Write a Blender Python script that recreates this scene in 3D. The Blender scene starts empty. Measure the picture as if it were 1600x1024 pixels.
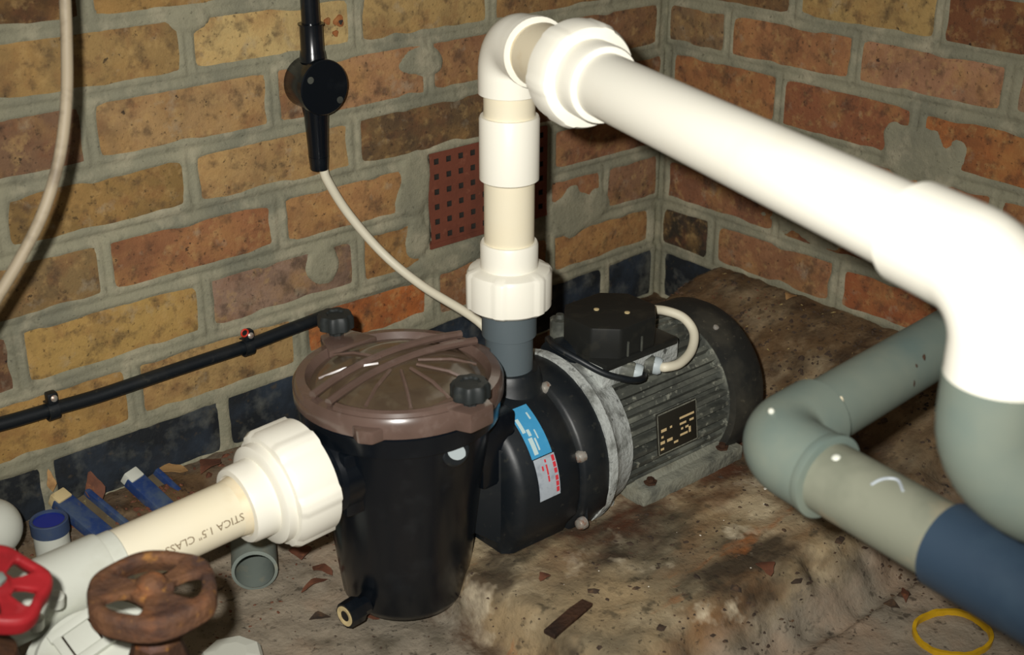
import bpy, bmesh, math, random
import numpy as np
from mathutils import Vector, Matrix, noise

S = bpy.context.scene
COL = S.collection
# ------------------------------------------------------------------ camera
CAM = Vector((-1.60443, -1.47942, 0.83499))
RR = np.array([[0.75597, -0.65460, 0.00176], [-0.27027, -0.31457, -0.90995], [0.59621, 0.68742, -0.41472]])
FPX = 2150.0
cd = bpy.data.cameras.new('camera'); cam = bpy.data.objects.new('camera', cd); COL.objects.link(cam)
r_, d_, f_ = [Vector(v).normalized() for v in RR]
cam.matrix_world = Matrix(((r_.x, -d_.x, -f_.x, CAM.x), (r_.y, -d_.y, -f_.y, CAM.y), (r_.z, -d_.z, -f_.z, CAM.z), (0, 0, 0, 1)))
cd.sensor_width = 36; cd.lens = 36 * FPX / 1600; cd.clip_start = .02
cd.dof.use_dof = True; cd.dof.focus_distance = 1.75; cd.dof.aperture_fstop = 7.0
S.camera = cam
# ------------------------------------------------------------------ light
w = bpy.data.worlds.new('world'); S.world = w; w.use_nodes = True
w.node_tree.nodes['Background'].inputs[0].default_value = (1, .93, .8, 1)
w.node_tree.nodes['Background'].inputs[1].default_value = .085
fl = bpy.data.lights.new('camera_flash', 'SPOT'); fl.energy = 112; fl.color = (1, .98, .93)
fl.shadow_soft_size = .014; fl.spot_size = math.radians(70); fl.spot_blend = 1
flo = bpy.data.objects.new('camera_flash', fl); COL.objects.link(flo)
flo.matrix_world = Matrix.Rotation(math.radians(-1), 4, 'Z') @ cam.matrix_world; flo.location = CAM - r_ * .058 - d_ * .046
S.view_settings.view_transform = 'Standard'; S.view_settings.look = 'None'; S.view_settings.gamma = 1
S.view_settings.use_curve_mapping = False; S.view_settings.exposure = 0.0
# ------------------------------------------------------------------ helpers
rnd = random.Random(7)
PI = math.pi

def at(u, v, x=None, y=None, z=None, dep=None):
    a = RR.T @ np.array([(u - 800) / FPX, (v - 512) / FPX, 1.0])
    t = (x - CAM.x) / a[0] if x is not None else (y - CAM.y) / a[1] if y is not None else (z - CAM.z) / a[2] if z is not None else dep
    return Vector((CAM.x + t * a[0], CAM.y + t * a[1], CAM.z + t * a[2]))

def on_cyl(u, v, o, d, r):
    a = (at(u, v, dep=1) - CAM); m = a - d * a.dot(d); w_ = CAM - o; q = w_ - d * w_.dot(d)
    A_, B_, C_ = m.dot(m), 2 * m.dot(q), q.dot(q) - r * r; k = (-B_ - math.sqrt(max(0, B_ * B_ - 4 * A_ * C_))) / (2 * A_); return CAM + a * k

def srgb(r, g, b):
    return tuple((c / 255 / 12.92) if c <= 10 else ((c / 255 + .055) / 1.055) ** 2.4 for c in (r, g, b)) + (1,)

def fbm(p, s, o=3):
    return noise.fractal(Vector(p) * s, 1.0, 2.0, o)

def nodes(name):
    m = bpy.data.materials.new(name); m.use_nodes = True
    nt = m.node_tree
    return m, nt, nt.nodes['Principled BSDF']

def N(nt, t, **k):
    n = nt.nodes.new(t)
    for a, b in k.items(): setattr(n, a, b)
    return n

def noise_fac(nt, pos, scale, lo, hi, detail=4, rough=.6, off=(0, 0, 0), stretch=(1, 1, 1)):
    mp = N(nt, 'ShaderNodeMapping'); mp.inputs['Location'].default_value = off; mp.inputs['Scale'].default_value = stretch
    nt.links.new(pos, mp.inputs['Vector'])
    t = N(nt, 'ShaderNodeTexNoise'); t.inputs['Scale'].default_value = scale; t.inputs['Detail'].default_value = detail
    t.inputs['Roughness'].default_value = rough
    nt.links.new(mp.outputs[0], t.inputs['Vector'])
    r = N(nt, 'ShaderNodeMapRange'); r.inputs['From Min'].default_value = lo; r.inputs['From Max'].default_value = hi
    nt.links.new(t.outputs['Fac'], r.inputs['Value'])
    return r.outputs[0], t.outputs['Fac']

def mix(nt, fac, a, b, mode='MIX', k=1.0):
    m = N(nt, 'ShaderNodeMix', data_type='RGBA', blend_type=mode)
    if k != 1.0:
        q = N(nt, 'ShaderNodeMath', operation='MULTIPLY'); q.inputs[1].default_value = k
        nt.links.new(fac, q.inputs[0]); fac = q.outputs[0]
    if hasattr(fac, 'links'): nt.links.new(fac, m.inputs['Factor'])
    else: m.inputs['Factor'].default_value = fac
    for s, v in (('A', a), ('B', b)):
        i = [x for x in m.inputs if x.name == s and x.type == 'RGBA'][0]
        if hasattr(v, 'links'): nt.links.new(v, i)
        else: i.default_value = v
    return [x for x in m.outputs if x.type == 'RGBA'][0]

def mat(name, base, layers=(), rough=.5, spec=.5, metal=0, bump=0, bscale=80, bdist=.002, trans=0, sss=0, objcol=False, coat=0):
    """layers: (colour, scale, lo, hi, strength[, stretch])"""
    m, nt, b = nodes(name)
    pos = N(nt, 'ShaderNodeNewGeometry').outputs['Position']
    if objcol:
        oi = N(nt, 'ShaderNodeObjectInfo'); c = oi.outputs['Color']
        ad = N(nt, 'ShaderNodeVectorMath', operation='SCALE')
        cx = N(nt, 'ShaderNodeCombineXYZ')
        for i in range(3): nt.links.new(oi.outputs['Random'], cx.inputs[i])
        nt.links.new(cx.outputs[0], ad.inputs[0]); ad.inputs['Scale'].default_value = 9
        sm = N(nt, 'ShaderNodeVectorMath', operation='ADD'); nt.links.new(pos, sm.inputs[0]); nt.links.new(ad.outputs[0], sm.inputs[1])
        pos = sm.outputs[0]
    else:
        c = base
    for i, L in enumerate(layers):
        f, _ = noise_fac(nt, pos, L[1], L[2], L[3], off=(i * 3.7, i * 1.3, i * 5.1), stretch=L[5] if len(L) > 5 else (1, 1, 1))
        c = mix(nt, f, c, L[0], k=L[4])
    if hasattr(c, 'links'): nt.links.new(c, b.inputs['Base Color'])
    else: b.inputs['Base Color'].default_value = c
    b.inputs['Roughness'].default_value = rough; b.inputs['Metallic'].default_value = metal
    b.inputs['Specular IOR Level'].default_value = spec
    b.inputs['Transmission Weight'].default_value = trans
    b.inputs['Coat Weight'].default_value = coat
    if sss:
        b.inputs['Subsurface Weight'].default_value = sss; b.inputs['Subsurface Radius'].default_value = (.02, .015, .01); b.inputs['Subsurface Scale'].default_value = .3
    if bump:
        _, h = noise_fac(nt, pos, bscale, 0, 1, detail=5)
        bn = N(nt, 'ShaderNodeBump'); bn.inputs['Strength'].default_value = bump; bn.inputs['Distance'].default_value = bdist
        nt.links.new(h, bn.inputs['Height']); nt.links.new(bn.outputs[0], b.inputs['Normal'])
    return m

def bm_obj(name, bm, m, parent=None, smooth=True, color=None, weld=False):
    if weld: bmesh.ops.remove_doubles(bm, verts=bm.verts, dist=1e-5)
    bmesh.ops.recalc_face_normals(bm, faces=bm.faces)
    me = bpy.data.meshes.new(name); bm.to_mesh(me); bm.free()
    return me_obj(name, me, m, parent, smooth, color)

def me_obj(name, me, m, parent=None, smooth=True, color=None):
    n = len(me.vertices); co = np.empty(n * 3); me.vertices.foreach_get('co', co); co = co.reshape(-1, 3)
    c = np.array([(co[:, 0].min() + co[:, 0].max()) / 2, (co[:, 1].min() + co[:, 1].max()) / 2, co[:, 2].min()])
    me.vertices.foreach_set('co', (co - c).ravel()); me.update()
    me.materials.append(m)
    if smooth:
        me.polygons.foreach_set('use_smooth', [True] * len(me.polygons)); me.set_sharp_from_angle(angle=math.radians(38))
    o = bpy.data.objects.new(name, me); COL.objects.link(o); o.location = Vector(c)
    if color: o.color = color
    if parent: attach(o, parent)
    return o

def wloc(o):
    v = o.location.copy()
    while o.parent: v = v; break
    return o.get('_w') and Vector(o['_w']) or v

WL = {}
def attach(o, p):
    WL[o.name] = o.location.copy()
    o.parent = p; o.matrix_parent_inverse = Matrix.Translation(-WL.get(p.name, p.location))

def thing(name, label, cat, loc, group=None):
    o = bpy.data.objects.new(name, None); COL.objects.link(o); o.location = loc; o.empty_display_size = .03
    return tag(o, label, cat, group)

def tag(o, label=None, cat=None, group=None, kind=None):
    if label: o['label'] = label
    if cat: o['category'] = cat
    if group: o['group'] = group
    if kind: o['kind'] = kind
    return o

def frame(d):
    d = Vector(d).normalized()
    a = Vector((0, 0, 1)) if abs(d.z) < .9 else Vector((1, 0, 0))
    u = d.cross(a).normalized(); v = d.cross(u).normalized()
    return d, u, v

def ring(bm, c, u, v, r, n, mod=None):
    out = []
    for i in range(n):
        t = 2 * PI * i / n; k = r * (mod(t) if mod else 1)
        out.append(bm.verts.new(Vector(c) + u * (k * math.cos(t)) + v * (k * math.sin(t))))
    return out

def skin(bm, a, b):
    n = len(a)
    for i in range(n): bm.faces.new((a[i], a[(i + 1) % n], b[(i + 1) % n], b[i]))

def lathe(bm, o, d, prof, n=40, caps=True, mod=None):
    """prof: (t, r) along direction d from o"""
    d, u, v = frame(d); o = Vector(o); prev = None; first = None
    for t, r in prof:
        k = ring(bm, o + d * t, u, v, max(r, 1e-4), n, mod)
        if prev: skin(bm, prev, k)
        else: first = k
        prev = k
    if caps: bm.faces.new(first); bm.faces.new(prev)
    return bm

def spline(pts, n=8):
    P = [Vector(p) for p in pts]; P = [P[0] * 2 - P[1]] + P + [P[-1] * 2 - P[-2]]; out = []
    for i in range(1, len(P) - 2):
        for k in range(n):
            t = k / n; a, b, c, d = P[i - 1:i + 3]
            out.append(.5 * ((2 * b) + (c - a) * t + (2 * a - 5 * b + 4 * c - d) * t * t + (3 * b - a - 3 * c + d) * t ** 3))
    out.append(P[-2]); return out

def sweep(bm, pts, r, n=14, caps=True):
    pts = [Vector(p) for p in pts]; prev = None; u = None
    for i, p in enumerate(pts):
        d = (pts[min(i + 1, len(pts) - 1)] - pts[max(i - 1, 0)]).normalized()
        if u is None: _, u, _ = frame(d)
        u = (u - d * u.dot(d)).normalized(); v = d.cross(u)
        k = ring(bm, p, u, v, r(i / (len(pts) - 1)) if callable(r) else r, n)
        if prev: skin(bm, prev, k)
        elif caps: bm.faces.new(k)
        prev = k
    if caps: bm.faces.new(prev)
    return bm

def box(bm, c, s, rot=None, bevel=0):
    g = bmesh.ops.create_cube(bm, size=1)
    vs = g['verts']
    M = Matrix.Translation(c) @ (rot.to_4x4() if rot else Matrix()) @ Matrix.Diagonal((*s, 1))
    bmesh.ops.transform(bm, matrix=M, verts=vs)
    if bevel:
        es = list({e for v in vs for e in v.link_edges})
        bmesh.ops.bevel(bm, geom=es, offset=bevel, segments=2, affect='EDGES', profile=.6)
    return bm

def prism(bm, pts, ext, bevel=0):
    a = [bm.verts.new(Vector(p)) for p in pts]; b = [bm.verts.new(Vector(p) + Vector(ext)) for p in pts]
    fs = [bm.faces.new(a), bm.faces.new(b[::-1])]; n = len(a)
    for i in range(n): fs.append(bm.faces.new((a[i], b[i], b[(i + 1) % n], a[(i + 1) % n])))
    if bevel:
        es = list({e for f in fs for e in f.edges})
        bmesh.ops.bevel(bm, geom=es, offset=bevel, segments=2, affect='EDGES', profile=.6)
    return bm

def B(): return bmesh.new()

def text_mesh(s, size):
    cu = bpy.data.curves.new('t', 'FONT'); cu.body = s; cu.size = size; cu.resolution_u = 2; cu.align_x = 'CENTER'; cu.align_y = 'CENTER'
    o = bpy.data.objects.new('t', cu); COL.objects.link(o)
    dg = bpy.context.evaluated_depsgraph_get(); me = bpy.data.meshes.new_from_object(o.evaluated_get(dg))
    bpy.data.objects.remove(o); bpy.data.curves.remove(cu); me.materials.clear()
    return me

# ------------------------------------------------------------------ materials
M = {}
M['brick'] = mat('brick', None, [
    (srgb(70, 56, 46), 11, .48, .74, .55), (srgb(176, 136, 82), 16, .48, .74, .5), (srgb(120, 78, 54), 26, .5, .7, .5),
    (srgb(66, 54, 46), 44, .52, .68, .6), (srgb(184, 152, 100), 62, .54, .7, .4), (srgb(160, 148, 126), 34, .6, .74, .45),
    (srgb(40, 36, 32), 170, .6, .7, .6), (srgb(34, 32, 32), 64, .685, .72, .8)],
    rough=.9, spec=.15, bump=.45, bscale=170, bdist=.003, objcol=True)
M['black_brick'] = mat('black_brick', srgb(30, 33, 36), [(srgb(118, 118, 108), 24, .50, .72, .55), (srgb(52, 62, 74), 10, .48, .7, .7), (srgb(84, 72, 52), 70, .6, .75, .6)],
    rough=.6, spec=.35, bump=.4, bscale=120)
M['mortar'] = mat('mortar', srgb(144, 140, 118), [(srgb(110, 110, 96), 7, .42, .7, .8), (srgb(186, 176, 150), 20, .5, .74, .65), (srgb(84, 82, 68), 60, .58, .75, .5), (srgb(60, 58, 50), 150, .64, .72, .5)],
    rough=.95, spec=.1, bump=.5, bscale=200, bdist=.003)
M['terracotta'] = mat('terracotta', srgb(116, 66, 50), [(srgb(82, 48, 38), 14, .5, .75, .6), (srgb(168, 110, 84), 50, .6, .75, .4)], rough=.8, spec=.2, bump=.3, bscale=150)
M['hole_shade'] = mat('hole_shade', srgb(46, 42, 36), rough=.95)  # shade inside holes, painted in as a dark colour
M['rust_stain'] = mat('rust_stain', srgb(150, 92, 48), [(srgb(104, 60, 32), 120, .45, .65, .7), (srgb(180, 136, 84), 60, .5, .7, .6)], rough=.9)
M['white_pvc'] = mat('white_pvc', (.86, .83, .72, 1), [((.78, .71, .55, 1), 9, .55, .8, .4)], rough=.38, spec=.4)
M['cream_pvc'] = mat('cream_pvc', (.80, .72, .53, 1), [((.62, .46, .24, 1), 11, .58, .8, .45), ((.80, .75, .60, 1), 6, .45, .7, .6)], rough=.42, spec=.4)
M['stain_pvc'] = mat('stain_pvc', (.78, .69, .50, 1), [((.60, .42, .20, 1), 16, .5, .75, .6)], rough=.45)
M['grey_pvc'] = mat('grey_pvc', srgb(112, 122, 112), [(srgb(134, 138, 122), 6, .45, .68, .6), (srgb(90, 110, 108), 9, .48, .7, .6), (srgb(176, 160, 130), 20, .66, .8, .5)], rough=.48, spec=.35)
M['olive_pvc'] = mat('olive_pvc', srgb(126, 128, 112), [(srgb(166, 148, 118), 14, .55, .68, .6), (srgb(98, 102, 88), 9, .48, .66, .7)], rough=.5, spec=.3)
M['offcut'] = mat('offcut_pvc', srgb(124, 132, 124), [(srgb(98, 108, 106), 20, .45, .7, .6), (srgb(150, 146, 126), 40, .55, .72, .6)], rough=.6, spec=.3)
M['blue_pvc'] = mat('blue_pvc', srgb(46, 62, 78), [(srgb(62, 80, 94), 12, .5, .75, .5)], rough=.45, spec=.4)
M['dark_grey_pvc'] = mat('dark_grey_pvc', srgb(88, 98, 102), [(srgb(104, 112, 112), 12, .5, .75, .5)], rough=.45, spec=.4)
M['black'] = mat('black_plastic', srgb(15, 21, 26), [(srgb(50, 50, 46), 14, .5, .8, .6), (srgb(76, 74, 64), 90, .62, .75, .4)], rough=.46, spec=.5, bump=.1, bscale=60)
M['black_dusty'] = mat('black_dusty', srgb(34, 35, 33), [(srgb(84, 80, 68), 14, .5, .75, .5), (srgb(100, 94, 80), 120, .62, .75, .5)], rough=.6, spec=.4)
M['black_gloss'] = mat('black_gloss', srgb(11, 16, 22), [(srgb(30, 34, 38), 30, .55, .75, .5)], rough=.22, spec=.55)
M['box_black'] = mat('box_black', srgb(30, 31, 29), [(srgb(54, 52, 44), 40, .55, .75, .5)], rough=.5, spec=.35)
M['motor'] = mat('motor_paint', srgb(70, 72, 66), [(srgb(128, 130, 118), 26, .46, .7, .75, (.4, 1, 1)), (srgb(30, 32, 32), 20, .5, .68, .75), (srgb(164, 164, 148), 100, .58, .72, .7)], rough=.55, spec=.4, bump=.3, bscale=100)
M['cast'] = mat('corroded_alloy', srgb(176, 180, 176), [(srgb(96, 98, 92), 40, .5, .66, .85), (srgb(210, 212, 206), 18, .5, .7, .6), (srgb(50, 50, 46), 80, .58, .7, .8)], rough=.7, spec=.3, bump=.8, bscale=140, bdist=.003)
M['foot'] = mat('corroded_foot', srgb(132, 132, 118), [(srgb(70, 72, 68), 30, .48, .7, .8), (srgb(150, 148, 130), 60, .58, .75, .6), (srgb(96, 84, 60), 14, .55, .75, .5)], rough=.75, spec=.25, bump=.7, bscale=150, bdist=.003)
M['lid'] = mat('brown_clear_plastic', srgb(116, 94, 84), [(srgb(88, 70, 60), 12, .45, .7, .6), (srgb(150, 132, 122), 46, .56, .75, .4)], rough=.26, spec=.6, trans=.3, coat=.4)
M['lid_dome'] = mat('brown_clear_dome', srgb(116, 98, 78), [(srgb(86, 70, 54), 16, .42, .66, .7), (srgb(138, 126, 102), 34, .56, .74, .5), (srgb(78, 60, 44), 60, .58, .72, .5)], rough=.2, spec=.6, trans=.45, coat=.4)
M['basket'] = mat('basket_content', srgb(96, 84, 62), [(srgb(70, 56, 40), 25, .5, .7, .7), (srgb(170, 156, 100), 60, .64, .72, .7)], rough=.8)
M['knob'] = mat('knob_rubber', srgb(34, 38, 38), [(srgb(64, 66, 60), 60, .55, .75, .5)], rough=.55, spec=.4)
M['steel'] = mat('bolt_steel', srgb(170, 165, 155), [(srgb(150, 84, 44), 120, .5, .66, .8), (srgb(216, 214, 208), 60, .5, .7, .5)], rough=.4, metal=.5)
M['white_cable'] = mat('white_cable', (.72, .67, .52, 1), rough=.5)
M['beige_cable'] = mat('beige_cable', srgb(160, 146, 122), [(srgb(104, 90, 72), 30, .48, .68, .7)], rough=.6)
M['grey_white'] = mat('gland_plastic', srgb(176, 186, 188), rough=.5)
M['label_blue'] = mat('label_blue', srgb(64, 150, 196), [(srgb(90, 168, 206), 60, .5, .75, .5)], rough=.45)
M['label_white'] = mat('label_silver', srgb(172, 180, 188), [(srgb(130, 138, 148), 90, .5, .7, .6)], rough=.5)
M['print_white'] = mat('print_white', srgb(190, 214, 214), rough=.6)
M['print_red'] = mat('print_red', srgb(206, 52, 62), rough=.6)
M['print_grey'] = mat('print_grey', srgb(118, 98, 68), rough=.7)
M['plate_dark'] = mat('plate_dark', srgb(40, 38, 32), rough=.4, spec=.5)
M['plate_gold'] = mat('plate_gold', srgb(214, 188, 140), rough=.5)
M['rust'] = mat('rust', srgb(104, 72, 50), [(srgb(142, 86, 46), 36, .5, .72, .6), (srgb(54, 42, 40), 24, .46, .68, .8), (srgb(160, 112, 54), 90, .6, .72, .6), (srgb(122, 106, 112), 18, .62, .78, .5)], rough=.75, spec=.25, bump=.8, bscale=120, bdist=.004)
M['dark_rust'] = mat('dark_rust', srgb(64, 44, 32), [(srgb(96, 62, 38), 36, .5, .72, .6), (srgb(36, 28, 24), 24, .5, .7, .8)], rough=.8, spec=.2, bump=.8, bscale=120, bdist=.004)
M['red_paint'] = mat('red_paint', srgb(158, 32, 38), [(srgb(104, 18, 22), 30, .5, .75, .6), (srgb(190, 80, 84), 50, .6, .78, .5)], rough=.5, spec=.4, bump=.3, bscale=80)
M['white_plastic'] = mat('white_plastic', srgb(206, 208, 196), [(srgb(170, 168, 146), 16, .55, .75, .4)], rough=.5, spec=.35)
M['blue_plastic'] = mat('blue_plastic', srgb(34, 58, 108), [(srgb(84, 98, 108), 40, .42, .66, .7), (srgb(104, 96, 80), 90, .6, .72, .5)], rough=.5)
M['deep_blue'] = mat('deep_blue', srgb(24, 44, 140), rough=.45)
M['navy'] = mat('navy', srgb(58, 74, 104), [(srgb(80, 90, 100), 60, .5, .75, .5)], rough=.5)
M['tan_end'] = mat('tan_end', srgb(206, 186, 138), [(srgb(128, 100, 60), 60, .52, .7, .6)], rough=.7)
M['leaf'] = mat('dead_leaf', srgb(104, 62, 42), [(srgb(66, 40, 28), 60, .48, .7, .7), (srgb(160, 104, 62), 120, .58, .72, .5)], rough=.8)
M['pale_leaf'] = mat('pale_leaf', srgb(170, 132, 84), [(srgb(110, 72, 44), 80, .5, .7, .6)], rough=.8)
M['debris'] = mat('debris', srgb(62, 48, 36), [(srgb(110, 82, 56), 80, .5, .7, .7), (srgb(30, 26, 24), 50, .5, .7, .7)], rough=.9)
M['straw'] = mat('straw', srgb(160, 140, 88), rough=.8)
M['yellow'] = mat('yellow_plastic', srgb(206, 162, 22), [(srgb(160, 120, 20), 60, .5, .75, .5)], rough=.5)
M['red_tag'] = mat('red_tag', srgb(200, 50, 30), rough=.5)
M['white_chip'] = mat('white_chip', srgb(226, 220, 206), rough=.8)

# ------------------------------------------------------------------ floor height field
Y0, Z0 = -.36, -.013      # pump axis: runs along x
PZ, LZ = -.090, -.150     # pad top, lower floor

def sst(a, b, x):
    t = min(1, max(0, (x - a) / (b - a))); return t * t * (3 - 2 * t)

def floor_z(x, y, detail=True):
    n1 = fbm((x, y, 0), 9) * .02
    pad = min(sst(-.795, -.765, x + n1 + .10 * min(0, y + .40)), sst(-.712, -.655, y + n1 * 1.5))
    z = LZ + (PZ - LZ) * pad
    if y > -.74: z -= .018 * math.exp(-((y + .71 + n1) / .035) ** 2) * sst(-.9, -.7, x)
    lb = sst(-.17, -.03, y + n1)
    z = max(z, z + (-.088 - z) * lb)
    rb = sst(-.30, -.005, x + n1 * .5) * sst(-.05, -.15, y)
    z += (.006 - z) * rb
    if detail: z += fbm((x, y, 3), 30) * .0035 + fbm((x, y, 7), 110) * .0013
    return z

def build_floor():
    x0, x1, y0, y1, st = -1.75, .02, -1.75, .02, .0065
    nx = int((x1 - x0) / st) + 1; ny = int((y1 - y0) / st) + 1
    vs = []; fs = []
    for j in range(ny):
        for i in range(nx):
            x = x0 + i * st; y = y0 + j * st; vs.append((x, y, floor_z(x, y)))
    for j in range(ny - 1):
        for i in range(nx - 1):
            a = j * nx + i; fs.append((a, a + 1, a + nx + 1, a + nx))
    me = bpy.data.meshes.new('floor'); me.from_pydata(vs, [], fs)
    m, nt, b = nodes('stained_concrete')
    g = N(nt, 'ShaderNodeNewGeometry'); pos = g.outputs['Position']
    c = srgb(152, 132, 100)
    def lay(c, col, sc, lo, hi, k, off=(0, 0, 0), st=(1, 1, 1)):
        f, _ = noise_fac(nt, pos, sc, lo, hi, off=off, stretch=st); return mix(nt, f, c, col, k=k)
    c = lay(c, srgb(108, 100, 82), 5, .42, .60, .85)
    c = lay(c, srgb(196, 180, 148), 8, .50, .66, .8, (3, 1, 0))
    c = lay(c, srgb(116, 80, 48), 6, .52, .66, .75, (7, 4, 0), (.6, 1.4, 1))
    c = lay(c, srgb(54, 46, 36), 9, .48, .62, .85, (1, 8, 0), (.7, 1.3, 1))
    c = lay(c, srgb(160, 94, 44), 14, .62, .72, .6, (5, 5, 0), (.5, 1.6, 1))
    c = lay(c, srgb(62, 56, 44), 40, .60, .70, .7, (2, 2, 0))
    c = lay(c, srgb(44, 38, 32), 130, .62, .68, .7, (9, 2, 0))
    c = lay(c, srgb(206, 192, 164), 11, .60, .68, .75, (12, 7, 0))
    # soil and leaf mould lying against the two walls
    sx = N(nt, 'ShaderNodeSeparateXYZ'); nt.links.new(pos, sx.inputs[0])
    def mr(o, a, b_):
        r = N(nt, 'ShaderNodeMapRange'); r.inputs['From Min'].default_value = a; r.inputs['From Max'].default_value = b_; r.interpolation_type = 'SMOOTHSTEP'
        nt.links.new(o, r.inputs['Value']); return r.outputs[0]
    def mth(op, a, b_):
        q = N(nt, 'ShaderNodeMath', operation=op)
        for i, v in enumerate((a, b_)):
            if hasattr(v, 'links'): nt.links.new(v, q.inputs[i])
            else: q.inputs[i].default_value = v
        return q.outputs[0]
    dn, _ = noise_fac(nt, pos, 10, .3, .6)
    # the pad was poured separately: its concrete is browner than the grey slab
    wob, _ = noise_fac(nt, pos, 12, 0, 1); wy = mth('ADD', sx.outputs[1], mth('MULTIPLY', wob, .05)); wx = mth('ADD', sx.outputs[0], mth('MULTIPLY', wob, .05))
    padm = mth('MULTIPLY', mr(wy, -.675, -.645), mr(wx, -.775, -.74))
    g_ = srgb(150, 138, 120)
    g_ = lay(g_, srgb(122, 114, 100), 6, .42, .62, .8, (2, 6, 0)); g_ = lay(g_, srgb(166, 140, 116), 9, .5, .68, .6, (8, 3, 0))
    g_ = lay(g_, srgb(84, 76, 62), 13, .54, .68, .7, (4, 9, 0)); g_ = lay(g_, srgb(58, 52, 44), 60, .60, .68, .7, (1, 3, 0)); g_ = lay(g_, srgb(44, 40, 36), 150, .63, .70, .7, (6, 6, 0))
    c = mix(nt, padm, g_, c)
    # brown run-off down the two broken edges of the pad
    ed = mth('MULTIPLY', mth('MULTIPLY', mr(wx, -.80, -.775), mr(wx, -.73, -.765)), mr(sx.outputs[1], -.30, -.40))
    en, _ = noise_fac(nt, pos, 22, .36, .56, off=(3, 3, 0), stretch=(1.6, .8, 1)); c = mix(nt, mth('MULTIPLY', ed, en), c, srgb(66, 46, 30), k=.85)
    near = mth('MAXIMUM', mr(sx.outputs[0], -.36, -.18), mr(sx.outputs[1], -.17, -.08))
    soil = mth('MULTIPLY', near, mth('ADD', mth('MULTIPLY', dn, .6), .4))
    s = srgb(98, 76, 52)
    s = lay(s, srgb(58, 42, 30), 18, .45, .65, .9)
    s = lay(s, srgb(132, 110, 82), 30, .56, .7, .7, (4, 4, 0))
    s = lay(s, srgb(36, 30, 26), 90, .58, .68, .8, (6, 1, 0))
    c = mix(nt, soil, c, s)
    # rust bled from under the motor feet
    rb = mth('MULTIPLY', mth('MULTIPLY', mr(sx.outputs[1], -.56, -.46), mr(sx.outputs[0], -.80, -.60)), mr(sx.outputs[0], -.12, -.26))
    rn, _ = noise_fac(nt, pos, 16, .42, .62, off=(2, 9, 0))
    c = mix(nt, mth('MULTIPLY', rb, rn), c, srgb(82, 46, 28), k=.85)
    nt.links.new(c, b.inputs['Base Color']); b.inputs['Roughness'].default_value = .85; b.inputs['Specular IOR Level'].default_value = .2
    _, h = noise_fac(nt, pos, 120, 0, 1, detail=6)
    bn = N(nt, 'ShaderNodeBump'); bn.inputs['Strength'].default_value = .6; bn.inputs['Distance'].default_value = .004
    nt.links.new(h, bn.inputs['Height']); nt.links.new(bn.outputs[0], b.inputs['Normal'])
    o = bpy.data.objects.new('floor', me); COL.objects.link(o); me.materials.append(m)
    me.polygons.foreach_set('use_smooth', [True] * len(me.polygons))
    tag(o, 'rough stained concrete floor with a raised pump pad and soil along the walls', kind='structure')
build_floor()

# ------------------------------------------------------------------ brick walls
H = .0841
def bedL(i, a):
    k = {1: (.0026, .0101), 2: (.0836, -.0004), 3: (.1701, -.0015), 4: (.2499, -.0048), 5: (.3356, -.0006), 6: (.4165, -.0062), 7: (.4878, -.016)}
    if i in k: return k[i][0] + k[i][1] * a + .0015 * math.sin(a * 23 + i * 2.1)
    return (i - 1) * H + (-.012 if i > 7 else 0)
def bedR(i, a):
    k = {1: (.0005, -.006), 2: (.080, -.01), 3: (.166, -.004), 4: (.2515, 0), 5: (.338, -.010), 6: (.4135, -.015)}
    if i in k: return k[i][0] + k[i][1] * a + .0015 * math.sin(a * 23 + i * 1.7)
    return (i - 1) * H
def T(r, g, b):
    m = (r + g + b) / 3; k = .84; return srgb(m + (r - m) * k - 4, m + (g - m) * k, m + (b - m) * k - 2)
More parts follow.
